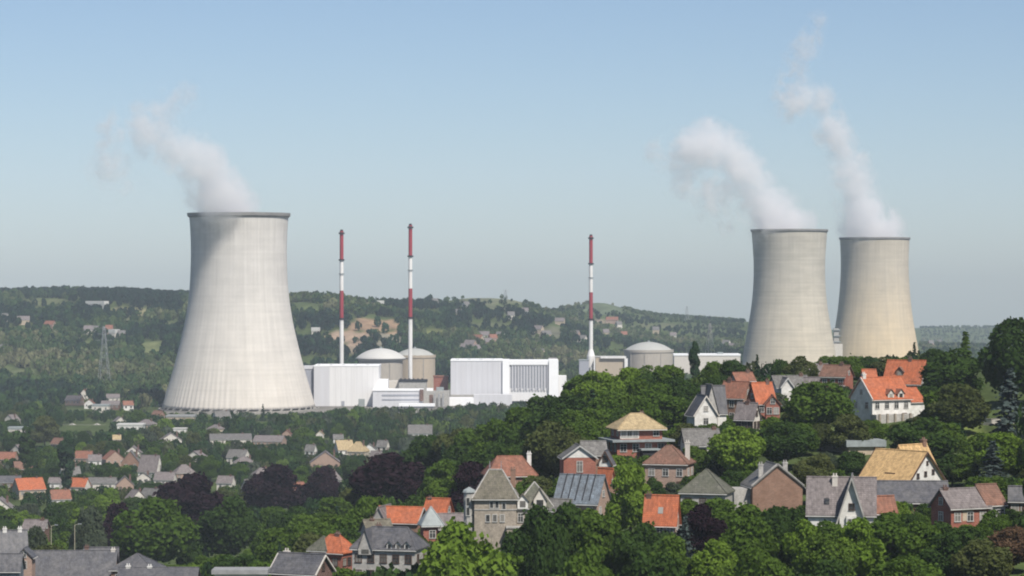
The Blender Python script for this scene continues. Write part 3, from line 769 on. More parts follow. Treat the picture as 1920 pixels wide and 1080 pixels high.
def block(root, W, D, ze, zr, roof='gable', axis='x', cx=0.0, cy=0.0, z0=-1.0, wall='white', roofm='r_slate', over=0.4, hipk=0.5, verge=None, fascia='frame', wname="wall", rname="roof"):
    """one wing of a house: walls up to the eaves (and gables), roof with thickness and eaves boards"""
    hw, hd = W / 2, D / 2
    A = (lambda u, v, z: (cx + u, cy + v, z)) if axis == 'x' else (lambda u, v, z: (cx - v, cy + u, z))
    L_, B_ = (hw, hd) if axis == 'x' else (hd, hw)      # half length along the ridge, half span
    wb = MB()
    th = 0.22
    if roof == 'gable':
        vs = [A(-L_, -B_, z0), A(L_, -B_, z0), A(L_, B_, z0), A(-L_, B_, z0), A(-L_, -B_, ze), A(L_, -B_, ze), A(L_, B_, ze), A(-L_, B_, ze), A(-L_, 0, zr - .02), A(L_, 0, zr - .02)]
        wb.add(vs, [(3,2,1,0), (0,1,5,4), (2,3,7,6), (1,2,6,9,5), (3,0,4,8,7), (4,5,9,8), (6,7,8,9)])
    else:
        wb.add([A(-L_, -B_, z0), A(L_, -B_, z0), A(L_, B_, z0), A(-L_, B_, z0), A(-L_, -B_, ze), A(L_, -B_, ze), A(L_, B_, ze), A(-L_, B_, ze)],
               [(3,2,1,0), (4,5,6,7), (0,1,5,4), (1,2,6,5), (2,3,7,6), (3,0,4,7)])
    w = wb.build(wname, M[wall], root)
    rb = MB()
    o = over
    if roof == 'gable':
        sl = (zr - ze) / B_
        zo = ze - sl * o
        for sg in (-1, 1):
            e0, e1 = A(-L_ - o, sg * (B_ + o), zo), A(L_ + o, sg * (B_ + o), zo)
            r0, r1 = A(-L_ - o, 0, zr), A(L_ + o, 0, zr)
            up = lambda p: (p[0], p[1], p[2] + th)
            rb.hull([e0, e1, r1, r0], [up(e0), up(e1), up(r1), up(r0)])
        b = MB()
        b.bar(A(-L_ - o, 0, zr + th), A(L_ + o, 0, zr + th), 0.16, n=6)
        r = rb.build(rname, M[roofm], root); b.build("ridge_tile", M[roofm], r)
        if verge:
            for ex in (-1, 1):
                v = MB()
                for sg in (-1, 1):
                    p, q = A(ex * (L_ + o + .06), sg * (B_ + o), zo + .05), A(ex * (L_ + o + .06), 0, zr + .05)
                    v.bar(p, q, 0.17, n=4)
                v.build("barge_board", M[verge], r)
    elif roof == 'hip' or roof == 'pyramid':
        rl = max(L_ - B_ * (2 * hipk), 0.05) if roof == 'hip' else 0.05
        sl = (zr - ze) / B_
        zo = ze - 0.12
        bot = [A(-L_ - o, -B_ - o, zo), A(L_ + o, -B_ - o, zo), A(L_ + o, B_ + o, zo), A(-L_ - o, B_ + o, zo)]
        bot2 = [(p[0], p[1], p[2] + 0.2) for p in bot]
        ra, rbb = A(-rl, 0, zr), A(rl, 0, zr)
        rb.add(bot + bot2 + [ra, rbb], [(3,2,1,0), (0,1,5,4), (1,2,6,5), (2,3,7,6), (3,0,4,7), (4,5,9,8), (5,6,9), (6,7,8,9), (7,4,8)])
        r = rb.build(rname, M[roofm], root)
        b = MB()
        b.bar(ra, rbb, 0.15, n=6)
        for k, e in ((4, ra), (5, rbb), (6, rbb), (7, ra)): b.bar((bot + bot2)[k], e, 0.13, n=5)
        b.build("ridge_tile", M[verge or roofm], r)
    elif roof == 'halfhip':
        sl = (zr - ze) / B_; zo = ze - sl * o
        k = 0.38; rl = L_ + o - (zr - ze) * k / sl * 0.8
        zk = zr - (zr - ze) * k
        for sg in (-1, 1):
            pts = [A(-L_ - o, sg*(B_ + o), zo), A(L_ + o, sg*(B_ + o), zo), A(L_ + o, sg*B_*k, zk), A(rl, 0, zr), A(-rl, 0, zr), A(-L_ - o, sg*B_*k, zk)]
            rb.hull(pts, [(p[0], p[1], p[2] + th) for p in pts])
        for ex in (-1, 1):
            pts = [A(ex*(L_ + o), -B_*k, zk), A(ex*(L_ + o), B_*k, zk), A(ex*rl, 0, zr)]
            rb.hull(pts, [(p[0], p[1], p[2] + th) for p in pts])
            wq = [A(ex*L_, -B_, ze), A(ex*L_, B_, ze), A(ex*L_, B_*k, zk - .05), A(ex*L_, -B_*k, zk - .05)]
            wq2 = [A(ex*(L_ - .3), -B_, ze), A(ex*(L_ - .3), B_, ze), A(ex*(L_ - .3), B_*k, zk - .05), A(ex*(L_ - .3), -B_*k, zk - .05)]
            g = MB(); g.hull(wq, wq2); g.build("gable_wall", M[wall], root)
        r = rb.build(rname, M[roofm], root)
    else:       # flat
        rb.box(cx - hw - o, cx + hw + o, cy - hd - o, cy + hd + o, ze + 0.003, ze + max(0.3, zr - ze))
        r = rb.build(rname, M[roofm], root)
    if roof != 'flat':
        for sg in (-1, 1):
            g = MB()
            zz_ = (ze - (zr - ze) / B_ * o if roof in ('gable', 'halfhip') else ze - 0.12) - 0.07
            p, q = A(-L_ - o, sg * (B_ + o + .05), zz_), A(L_ + o, sg * (B_ + o + .05), zz_)
            g.bar(p, q, 0.09, n=6)
            g.build("gutter", M[fascia], r)
    return w, r

def facade(root, W, D, ze, side, n, floors, cx=0.0, cy=0.0, w=1.1, h=1.45, first=1.7, step=2.9, dark=False, door=False, zmin=0.6):
    hw, hd = W / 2, D / 2
    for f in range(floors):
        z = ze - first - step * f
        if z - h / 2 < zmin: break
        for i in range(n):
            t = (i + 0.5) / n - 0.5
            if side == 'f': p = (cx + t * W, cy - hd - 0.012, z, 0)
            elif side == 'l': p = (cx - hw - 0.012, cy + t * D, z, -math.pi / 2)
            elif side == 'r': p = (cx + hw + 0.012, cy + t * D, z, math.pi / 2)
            else: p = (cx + t * W, cy + hd + 0.012, z, math.pi)
            add_window(root, *p, w, h, dark)
    if door:
        x = cx + W * 0.5 / max(n, 1) if n % 2 == 0 else cx
        add_door(root, cx + W * 0.34, cy - hd - 0.012, 0.05, 0)

HOUSES = []
def house(label, cx, w, top, eave, Y, yaw=0, k=0.8, roof='gable', axis='x', wall='white', roofm='r_slate', vis=None, name="house", cat="house",
          win=(3, 2), wl=None, wr=None, chim=((-.3, 0, .9),), over=0.4, verge=None, group=None, gw=True, small=False, hipk=.5, dark=False, base=None, extra=None, chm=None):
    s = Y / F; th = math.radians(yaw)
    x = px2x(cx, Y)
    ap = w * s
    W = ap / (abs(math.cos(th)) + k * abs(math.sin(th))); D = k * W
    zt, zeav = py2z(top, Y), py2z(eave, Y)
    R = math.hypot(W, D) / 2 * 0.8
    zb = min(tz(x + a, Y + b) for a in (-R, R) for b in (-R, R)) if base is None else base
    zg = tz(x, Y)
    ze, zr = zeav - zb, zt - zb
    if ze < 2.2: print("LOW", label[:40], round(ze, 2), round(zg, 1))
    if ze > 11: print("TALL", label[:40], round(ze, 2), round(zg, 1))
    dark = dark or (len(label) % 3 == 0)
    root = empty(name, (x, Y, zb), th, label, cat, group)
    wl_, rf = block(root, W, D, ze, zr, roof, axis, wall=wall, roofm=roofm, over=over, verge=verge, hipk=hipk)
    if win: facade(root, W, D, ze, 'f', win[0], win[1], dark=dark, door=not small)
    if wl: facade(root, W, D, ze, 'l', wl[0], wl[1], dark=dark)
    if wr: facade(root, W, D, ze, 'r', wr[0], wr[1], dark=dark)
    if gw and roof == 'gable' and not small:
        zz_ = ze + (zr - ze) * 0.3
        if axis == 'y': add_window(root, 0, -D/2 - .012, zz_, 0, 0.9, 1.1, dark)
        elif yaw > 5: add_window(root, -W/2 - .012, 0, zz_, -math.pi/2, 0.9, 1.1, dark)
        elif yaw < -5: add_window(root, W/2 + .012, 0, zz_, math.pi/2, 0.9, 1.1, dark)
    for c in chim or ():
        u, v, hgt = c
        px_, py_ = (u * W, v * D)
        span = abs(py_) / (D/2) if axis == 'x' else abs(px_) / (W/2)
        zroof = zr - (zr - ze) * span
        if roof == 'hip':
            LL, BB, al = (W / 2, D / 2, abs(px_)) if axis == 'x' else (D / 2, W / 2, abs(py_))
            rl_ = max(LL - BB * 2 * hipk, .05)
            zroof = min(zroof, ze + (zr - ze) * min(1.0, (LL - al) / max(LL - rl_, .1)))
        add_chimney(rf, px_, py_, zroof - 0.6, max(zroof, zr) + hgt, mat=M[chm] if chm else None)
    if extra: extra(root, W, D, ze, zr, rf, s)
    FOOT.append((x, Y, max(W, D) / 2 + 1.5))
    HOUSES.append((cx, w, top, eave, Y, vis or eave + 8, small, max(W, D) / 2 * .8))
    v = vis if vis else eave + 0.5 * (eave - top) + 4
    protect(cx - w * .5, cx + w * .5, top, v, Y)
    return root

def dormer(rf, x, y, z, w, h, depth, wall='white', roofm='r_slate', rz=0.0, win=True, rh=None):
    """a gabled dormer: child of the roof, with its own wall, roof and window in one piece each"""
    b = MB(); hw = w / 2; rh = rh or w * 0.55
    b.add([(-hw, 0, 0), (hw, 0, 0), (hw, depth, 0), (-hw, depth, 0), (-hw, 0, h), (hw, 0, h), (hw, depth, h), (-hw, depth, h), (0, 0, h + rh), (0, depth, h + rh)],
          [(3,2,1,0), (0,1,5,8,4), (2,3,7,9,6), (1,2,6,5), (3,0,4,7), (4,8,9,7), (5,6,9,8)])
    for sg in (-1, 1):
        e0, e1, r1, r0 = (sg*(hw + .25), -.3, h - .25*rh/hw), (sg*(hw + .25), depth, h - .25*rh/hw), (0, depth, h + rh), (0, -.3, h + rh)
        b.hull([e0, e1, r1, r0], [(p[0], p[1], p[2] + .14) for p in (e0, e1, r1, r0)], 1)
    if win: b.box(-hw*.55, hw*.55, -.05, .02, h*.2, h*.95, 2)
    return b.build("dormer", [M[wall], M[roofm], M['glass']], rf, (x, y, z), rz)

def skylight(rf, x, y, z, slope, rz=0, w=.9, h=1.2):
    b = MB(); b.box(-w/2, w/2, -h/2, h/2, 0, .1); o = b.build("roof_light", M['glass'], rf, (x, y, z)); o.rotation_euler = (slope, 0, rz); return o

# --- the ridge on the right -------------------------------------------------------
def ex_T(root, W, D, ze, zr, rf, s):
    block(root, 4.4, D*.8, ze - 1.0, ze + 1.9, 'gable', 'x', cx=W/2 + 2.2, cy=-.3, wall='white', roofm='r_orange', over=.3, wname="wing_wall", rname="wing_roof")
    boxpart(root, "terrace_wall", M['greystone'], -W/2 - .6, W*.42, -D/2 - 2.4, -D/2 - .05, -1.2, 2.1)
    for i in range(5): boxpart(root, "pier", M['stone'], -W/2 + i*W*.2, -W/2 + i*W*.2 + .5, -D/2 - 2.75, -D/2 - 2.42, -1.2, 2.3)
    for xx in (-W*.02, W*.24): dormer(rf, xx, -D/2 - .1, ze - .1, 1.7, 1.2, 3.0, 'offwhite', 'r_rust')
    b = MB(); b.bar((-W/2 - .25, -D/2 - .5, ze - .3), (-W/2 - .25, 0, zr + .2), .2, n=4); b.bar((-W/2 - .25, D/2 + .5, ze - .3), (-W/2 - .25, 0, zr + .2), .2, n=4); b.build("barge_board", M['frame'], rf)
house("white two storey house with an orange roof and stone terrace, highest on the ridge", 1651, 110, 709, 745, 640, 28, .8, wall='white', roofm='r_orange', vis=785, win=(4, 2), wl=(2, 2), chim=((-.44, .0, 1.1),), chm='white', extra=ex_T)
house("house with a bright orange roof and grey slate gable, behind the white ridge house", 1700, 88, 677, 716, 705, -28, .75, wall='greystone', roofm='r_orange', vis=722, win=(3, 1), chim=((.1, .0, .8),), wr=(1, 1),
      extra=lambda root, W, D, ze, zr, rf, s: dormer(rf, -W*.1, -D*.36, ze + (zr-ze)*.28, 2.0, 1.3, 2.6, 'brown', 'r_brown'))
house("small orange roofed gable peeking out left of the orange roof with the slate gable", 1629, 26, 694, 708, 700, 10, .8, wall='beige', roofm='r_orange', vis=708, win=None, chim=())
house("house with red and white striped brick front below the right cooling tower", 1569, 62, 686, 704, 705, -30, .8, wall='red', roofm='r_brown', vis=726, win=(3, 2), chim=((.2, 0, .8),), extra=lambda root, W, D, ze, zr, rf, s: [boxpart(root, "string_course", M['offwhite'], -W/2 - .03, W/2 + .03, -D/2 - .06, -D/2 + .02, ze - q - .28, ze - q) for q in (.5, 2.4, 3.9)])
house("pinkish roofed house left of the striped brick house on the ridge", 1538, 34, 684, 700, 715, 20, .9, wall='pinkish', roofm='r_mauve', vis=712, win=(2, 1), chim=((0, 0, .7),))
house("grey slate roofed house with a small white front gable on the ridge", 1480, 74, 706, 724, 665, 14, .7, wall='white', roofm='r_grey', vis=730, win=(3, 1), chim=((.35, 0, .7),), extra=lambda root, W, D, ze, zr, rf, s: block(root, 3.0, 3.0, ze + .1, zr - .3, 'gable', 'y', cx=-W*.25, cy=-D/2, wall='white', roofm='r_grey', over=.3, wname="gable_wall", rname="gable_roof", verge='frame'))
house("low grey roofed house between the slate roof and the bushy green tree", 1522, 30, 709, 724, 660, -18, .8, wall='white', roofm='r_mauve', vis=726, win=(2, 1), chim=())
house("brick house with a rusty roof at the top of the terraced row on the slope", 1392, 44, 700, 712, 690, 20, .8, wall='red', roofm='r_rust', vis=716, win=None, chim=((.3, 0, .8),))
house("brick house with a weathered brown roof facing the dark slate gables", 1381, 62, 717, 743, 650, -32, .8, wall='brown', roofm='r_rust', vis=775, win=(3, 2), wr=(2, 2), chim=((-.3, 0, .9),))
house("brick house with an orange roof in the terraced row on the slope", 1428, 50, 719, 752, 640, 24, .9, wall='red', roofm='r_orange', vis=775, win=(2, 2), wl=(2, 2), chim=((.3, 0, .8),))
house("narrow red brick house under the orange roofed terraced row", 1448, 26, 742, 756, 632, 0, .9, axis='y', wall='red', roofm='r_rust', vis=780, win=(2, 1), chim=())
house("pale house with a mauve slate roof below the terraced brick row", 1402, 46, 757, 782, 615, -30, .8, wall='offwhite', roofm='r_mauve', vis=798, win=(3, 1), wr=(2, 1), chim=((0, 0, .7),))
def ex_Z(root, W, D, ze, zr, rf, s):
    block(root, W*1.0, D*.6, ze + .6, zr + 2.0, 'gable', 'x', cx=W*.62, cy=D*.35, wall='white', roofm='r_slate', over=.3, wname="rear_wall", rname="rear_roof")
    block(root, 3.0, 4, ze + .8, zr + 2.4, 'gable', 'y', cx=W*.36, cy=D*.1, wall='greystone', roofm='r_grey', over=.3, wname="tower_wall", rname="tower_roof")
house("white gabled house with dark grey slate roofs at the left end of the ridge", 1316, 54, 742, 775, 630, 14, 1.1, 'gable', 'y', wall='white', roofm='r_slate', vis=792, win=(1, 1), wl=None, chim=(), verge='offwhite', extra=ex_Z)
protect(1325, 1372, 722, 775, 640)
house("low house with a broad weathered grey roof behind the bright yellow green tree", 1313, 72, 806, 832, 590, 8, .8, wall='offwhite', roofm='r_grey', vis=834, win=(3, 1), chim=((.4, 0, .6),))

# --- villa with two tiers of roof ---------------------------------------------------
def villa():
    Y = 600.0; s = Y / F; x = px2x(1193, Y); R = 6
    zb = min(tz(x + a, Y + b) for a in (-R, R) for b in (-R, R))
    root = empty("villa", (x, Y, zb), math.radians(14), "brick villa with a straw coloured hipped roof over a wide grey skirt roof", "villa")
    h = lambda py: py2z(py, Y) - zb
    block(root, 11.4, 9.0, h(826), h(822), 'flat', 'x', wall='red', roofm='zinc', over=1.4, fascia='zinc', wname="ground_floor_wall", rname="skirt_roof")
    zs = h(822) + .003
    W, D = 9.6, 7.6
    w, r = block(root, W, D, h(803), h(775), 'hip', 'x', z0=zs, wall='red', roofm='r_tan', over=.9, hipk=.45, wname="upper_wall", rname="roof")
    boxpart(root, "render_band", M['offwhite'], -W/2 - .03, -W/2 + 4.3, -D/2 - .04, -D/2 + .02, zs + .2, h(804.5))
    for i in range(3): add_window(root, -W/2 + .8 + 1.35*i, -D/2 - .05, h(811), 0, .9, 1.1)
    add_window(root, W/2 - 1.4, -D/2 - .012, h(811), 0, 1.2, 1.1)
    facade(root, W, D, h(803), 'l', 2, 1, w=1.0, h=1.0, first=.95, zmin=zs)
    facade(root, 11.4, 9.0, h(826), 'f', 4, 1, w=1.3, h=1.6, first=1.3); facade(root, 11.4, 9.0, h(826), 'l', 3, 1, w=1.2, h=1.6, first=1.3)
    block(root, 3.4, 2.2, h(841), h(838), 'flat', 'x', cx=1.2, cy=-5.6, wall='dark', roofm='zinc', over=.5, wname="porch", rname="porch_roof")
    add_chimney(r, 1.5, 1.0, h(790), h(773)); protect(1125, 1258, 775, 852, Y); FOOT.append((x, Y, 9))
villa()

def ex_red(root, W, D, ze, zr, rf, s):
    add_window(root, 0, -D/2 - .02, ze - 1.9, 0, 1.1, 2.2)
    block(root, W*.75, D*.7, ze + .4, zr + .5, 'gable', 'x', cx=W*.55, cy=D*.45, wall='brown', roofm='r_grey', over=.3, wname="rear_wall", rname="rear_roof")
    b = MB(); b.add([(-W/2 - .2, -D/2 - .03, ze), (W/2 + .2, -D/2 - .03, ze), (0, -D/2 - .03, zr), (-W/2 - .2, -D/2 + .03, ze), (W/2 + .2, -D/2 + .03, ze), (0, -D/2 + .03, zr)], [(0,1,2), (5,4,3), (0,3,4,1), (1,4,5,2), (2,5,3,0)])
    b.build("pediment", M['white'], root)
house("tall red brick house with a white triangular gable, left of the villa", 1083, 66, 835, 856, 575, 6, 1.0, 'gable', 'y', wall='red', roofm='r_grey', vis=892, win=None, chim=(), verge='frame', gw=False, extra=ex_red)
house("narrow white gabled cottage squeezed beside the red brick house with the white gable", 1137, 28, 846, 866, 560, -12, 1.2, 'gable', 'y', wall='white', roofm='r_slate', vis=880, win=(2, 2), chim=(), verge='dkframe')
house("steep bright orange roof wedged between the blue slate house and the light green tree", 1136, 36, 880, 914, 545, -38, .8, wall='brown', roofm='r_orange', vis=914, win=None, chim=())
house("house with a brown hipped roof and pale walls right of the villa", 1255, 94, 835, 868, 565, -16, .8, 'hip', wall='pinkish', roofm='r_brown', vis=890, win=(3, 1), wr=(2, 1), chim=((.42, .1, .7),), chm='offwhite', hipk=.55)
house("house with a green lichen covered slate roof amid dark trees", 1325, 100, 880, 922, 510, -16, .8, 'hip', wall='greystone', roofm='r_green', vis=934, win=(3, 1), chim=(), hipk=.6)
house("small house with a bright orange tile roof beside the purple tree", 1241, 66, 931, 976, 478, -14, .7, wall='pinkish', roofm='r_orange', vis=992, win=(3, 1), chim=((-.42, 0, .5),), wr=(1, 1), extra=lambda root, W, D, ze, zr, rf, s: skylight(rf, 0, -D*.3, ze + (zr - ze)*.44, math.atan2(zr - ze, D/2)))
def ex_N(root, W, D, ze, zr, rf, s):
    b = MB()
    for sg in (-1, 1): b.bar((sg*(W/2 + .2), -D/2 - .1, ze), (0, -D/2 - .1, zr + .25), .3, n=4)
    b.build("gable_coping", M['greystone'], rf)
    boxpart(root, "lean_to", M['greystone'], -W/2 - 3.2, -W/2 - .02, -D*.3, D*.3, -1, ze - .6)
house("big brown brick gable house with stone coping, in the middle of the hillside", 1448, 106, 870, 908, 520, 8, .9, 'gable', 'y', wall='brown', roofm='r_grey', vis=945, win=None, chim=((-.3, -.3, .2), (.3, .2, .2)), gw=False, chm='greystone', extra=ex_N)

def ex_O(root, W, D, ze, zr, rf, s):
    w, r = block(root, W*.36, D*.9, ze - .2, zr + .5, 'gable', 'y', cx=W*.16, cy=-D*.24, wall='white', roofm='r_grey', over=.7, verge='greystone', wname="front_gable_wall", rname="front_gable_roof")
    b = MB(); b.box(W*.16 - .9, W*.16 + .9, -D*.24 - D*.45 - .5, -D*.24 - D*.45 - .02, 1.0, ze - .3); b.build("bay", M['white'], root)
    add_window(root, W*.16, -D*.24 - D*.45 - .512, ze - 1.6, 0, 1.1, 1.5); add_window(root, W*.16, -D*.24 - D*.45 - .02, ze + 1.2, 0, .8, 1.0, True)
    skylight(rf, -W*.22, -D*.36, ze + (zr - ze)*.28 + .3, math.atan2(zr - ze, D/2))
house("white house with a steep front gable under grey slate roofs, nearest at the right", 1578, 134, 897, 958, 468, -8, .75, 'gable', 'x', wall='white', roofm='r_mauve', vis=975, win=None, chim=((-.1, -.1, .5),), chm='offwhite', gw=False, extra=ex_O)

def ex_P(root, W, D, ze, zr, rf, s):
    for i, (u, z) in enumerate(((-.22, .12), (0, .16), (.22, .2))): add_window(root, u*W, -D/2 - .02, ze + (zr - ze)*z*1.4, 0, .55, .75, True)
    add_window(root, .05*W, -D/2 - .02, ze + (zr - ze)*.62, 0, .4, .6, True)
    boxpart(rf, "dormer", M['dkframe'], -W/2 + .9, -W/2 + 2.6, -1.9, .6, ze + .75, ze + 1.35)
    w, r = block(root, W*.75, D*.62, ze + .1, zr + .8, 'gable', 'x', cx=W*.5, cy=D*.12, wall='white', roofm='r_yellow', over=.5, wname="wing_wall", rname="wing_roof")
    for i in (-1, 1): boxpart(r, "dormer_window", M['dkframe'], W*.62 + i*.7 - .35, W*.62 + i*.7 + .35, D*.12 - D*.31 - .1, D*.12 - D*.31 + .8, ze + .25, ze + .95)
    add_chimney(r, W*.82, D*.12, zr - .2, zr + 1.9, 1.0, .8, M['brown'])
house("white gabled house with a large straw yellow tile roof above the dark slate roof", 1690, 152, 846, 897, 525, 43, 1.12, 'gable', 'y', wall='white', roofm='r_yellow', vis=910, win=None, chim=(), verge='dkframe', gw=False, over=.5, extra=ex_P)
protect(1610, 1798, 835, 908, 520)
house("long low house with a dark slate roof in front of the straw yellow roof", 1707, 138, 904, 937, 500, -4, .7, wall='brown', roofm='r_slate', vis=938, win=(4, 1), chim=())
house("reddish roofed shed right of the near white gable house", 1656, 44, 932, 955, 470, 20, .7, wall='red', roofm='r_rust', vis=960, win=None, chim=())
def ex_R(root, W, D, ze, zr, rf, s):
    block(root, W*.48, D, ze + .25, zr + .5, 'gable', 'x', cx=W*.7, cy=.15, wall='white', roofm='r_brown', over=.35, wname="right_house_wall", rname="right_house_roof")
    facade(root, W*.48, D, ze + .25, 'f', 2, 2, cx=W*.7, cy=.15, w=1.5)
    boxpart(root, "render_panel", M['beige'], -W*.2, W*.08, -D/2 - .03, -D/2 + .02, ze - 2.4, ze - .3)
house("grey roofed red brick house joined to a brown roofed white one, right edge", 1800, 105, 918, 947, 455, 26, .75, wall='red', roofm='r_mauve', vis=978, win=(3, 2), wl=(1, 2), chim=((-.4, 0, .5),), extra=ex_R)
protect(1790, 1920, 915, 962, 450)
house("beige pavilion with a flat grey roof among dark trees above the straw yellow house", 1617, 70, 824, 836, 590, 8, .7, 'flat', wall='beige', roofm='zinc', vis=868, win=(3, 1), chim=(), over=.7)
house("slate roofed house at the right frame edge behind the brick pair", 1912, 40, 914, 934, 470, -10, .8, wall='brown', roofm='r_slate', vis=950, win=(2, 1), chim=())

# --- the mansion and its neighbours --------------------------------------------------
def mansion():
    Y = 525.0; s = Y / F; x = px2x(950, Y); R = 8
    zb = min(tz(x + a, Y + b) for a in (-R, R) for b in (-R, R))
    root = empty("mansion", (x, Y, zb), 0.0, "grey stone mansion with a tall pyramid roofed tower and white gabled dormers", "mansion")
    h = lambda py: py2z(py, Y) - zb
    X = lambda px: px2x(px, Y) - x
    # tower
    wt, rt = block(root, X(968) - X(890), 7.6, h(932), h(880), 'hip', 'x', cx=(X(968) + X(890))/2, cy=-.5, wall='stone', roofm='r_moss', over=.5, hipk=.36, verge='greystone', wname="tower_wall", rname="tower_roof")
    cx = (X(968) + X(890))/2
    for yy in (-1.1, 1.1):
        b = MB(); b.bar((cx + yy, -.5, h(882)), (cx + yy, -.5, h(864)), .08, .04, 6); b.ring([(.16, h(874)), (.02, h(873))], 8, cx + yy, -.5); b.build("finial", M['rail'], rt)
    for i, px in enumerate((922, 932, 945)): add_window(root, X(px), -4.32, h(943 if i < 2 else 946), 0, .55, 1.2)
    for px in (915, 928, 942): add_window(root, X(px), -4.32, h(968), 0, .7, 1.3)
    boxpart(root, "string_course", M['greystone'], X(889.5), X(968.5), -4.42, -4.3, h(953), h(951))
    # bay on the left
    b = MB(); b.ring([(1.1, -1), (1.1, h(920))], 8, X(880), -2.6, ph=math.pi/8); b.build("bay_wall", M['greystone'], root)
    b = MB(); b.ring([(1.35, h(921)), (1.2, h(917)), (.1, h(911))], 8, X(880), -2.6, ph=math.pi/8); b.build("bay_roof", M['zinc'], root)
    boxpart(root, "left_wing", M['dkbrown'], X(880), X(890) - .03, -1.5, 3, -1, h(930))
    for z in (938, 956): add_window(root, X(878), -3.66, h(z), 0, .6, 1.5)
    # right wing
    ww, rw = block(root, X(1036) - X(968) - .1, 7.0, h(950), h(904), 'hip', 'x', cx=(X(1036) + X(968))/2, cy=.4, wall='stone', roofm='r_green', over=.4, hipk=.5, verge='greystone', wname="wing_wall", rname="wing_roof")
    dormer(rw, X(980), -3.7, h(951), 2.0, 1.6, 3.0, 'white', 'r_moss'); dormer(rw, X(1012), -3.7, h(951), 2.4, 1.8, 3.4, 'offwhite', 'r_moss', rh=2.0)
    for px in (976, 990, 1010, 1026): add_window(root, X(px), -3.13, h(968), 0, .9, 1.6)
    boxpart(root, "eaves_band", M['greystone'], X(968) + .1, X(1036), -3.2, -3.08, h(956), h(953.5))
    add_chimney(rw, X(962), 1.8, h(915), h(880), 1.0, .8, M['brown'])
    # stair bay stepping down the slope
    boxpart(root, "stair_bay", M['stone'], X(950), X(985), -6.4, -4.33, -1, h(985))
    boxpart(root, "stair_bay_roof", M['greystone'], X(949), X(986), -6.6, -4.34, h(985) + .003, h(985) + .3)
    for z in (996, 1012): add_window(root, X(972), -6.415, h(z), 0, .9, 1.4)
    FOOT.append((x, Y, 10)); protect(868, 1040, 880, 990, Y - 6); protect(950, 985, 960, 1020, Y - 6)
mansion()
house("house with a rusty red hipped roof just behind the stone mansion", 955, 100, 855, 890, 585, 10, .8, 'hip', wall='brown', roofm='r_rust', vis=890, win=(3, 1), chim=((.42, 0, .6),), chm='white', hipk=.3)
def ex_H(root, W, D, ze, zr, rf, s):
    for i in range(5):
        b = MB(); u = -W*.36 + i*W*.17
        b.bar((u, -D/2, ze + .3), (u, -.05, zr + .32), .13, n=4); b.build("glazing_bar", M['dark'], rf)
    block(root, W*.5, D*.6, ze - 1.6, ze + .2, 'gable', 'x', cx=-W*.36, cy=-D*.5, wall='pinkish', roofm='r_grey', over=.3, wname="porch_wall", rname="porch_roof")
house("brick house with a striped blue grey roof right of the stone mansion", 1092, 104, 892, 938, 525, -22, .85, wall='pinkish', roofm='r_blue', vis=966, win=(3, 1), wr=(2, 1), chim=(), extra=ex_H)

house("dark slate roofed house with a pointed white dormer and white window surrounds", 731, 138, 988, 1026, 500, -14, .7, 'hip', wall='greystone', roofm='r_slate', vis=1066, win=(5, 2), wl=(2, 1), wr=(2, 2), chim=((-.2, .1, .3),), hipk=.3,
      extra=lambda root, W, D, ze, zr, rf, s: (dormer(rf, -W*.28, -D/2 - .5, ze - 1.0, 2.6, 1.0, 3.6, 'greystone', 'r_slate', rh=3.6), [dormer(rf, W*(.1 + .14*i), -D/2 - .2, ze - .2, 1.0, 1.2, 2.0, 'white', 'r_slate') for i in range(3)]))
house("red brick house with half grey and half orange roof, beside the dark slate roofed house", 628, 78, 1003, 1034, 520, -28, .8, 'hip', wall='red', roofm='r_orange', vis=1062, win=(2, 2), wr=(3, 2), chim=((.1, 0, .4),), hipk=.4,
      extra=lambda root, W, D, ze, zr, rf, s: block(root, W*.6, D*.9, ze + .3, zr - .3, 'hip', 'x', cx=-W*.36, cy=-.4, wall='red', roofm='r_green', over=.35, hipk=.5, wname="left_wing_wall", rname="left_wing_roof"))
house("house with a dark brown gable and charcoal roof at the bottom edge", 566, 112, 1040, 1070, 470, -24, .8, 'gable', 'x', wall='dkbrown', roofm='r_slate', vis=1080, win=(3, 1), wr=(2, 1), chim=((-.4, .1, .5),), verge='offwhite', chm='offwhite')
house("low pale flat roofed outbuilding at the bottom edge left of the charcoal roof", 452, 96, 1066, 1074, 450, 0, .5, 'flat', wall='offwhite', roofm='flatroof', vis=1080, win=None, chim=(), small=True, name="outbuilding", cat="outbuilding")
house("brick house with a bright orange roof and grey gables, left of the grey turret", 752, 96, 952, 976, 560, -16, .8, 'gable', 'x', wall='brown', roofm='r_orange', vis=984, win=None, chim=(), verge='greystone',
      extra=lambda root, W, D, ze, zr, rf, s: block(root, W*.34, D*1.05, ze + .1, zr + .2, 'gable', 'y', cx=-W*.38, cy=-.6, wall='greystone', roofm='r_mauve', over=.3, wname="grey_gable_wall", rname="grey_gable_roof"))
house("brick house with a sloping orange roof behind the small grey turret", 822, 54, 936, 962, 575, -24, .8, wall='red', roofm='r_orange', vis=966, win=None, chim=((-.4, 0, .3),))
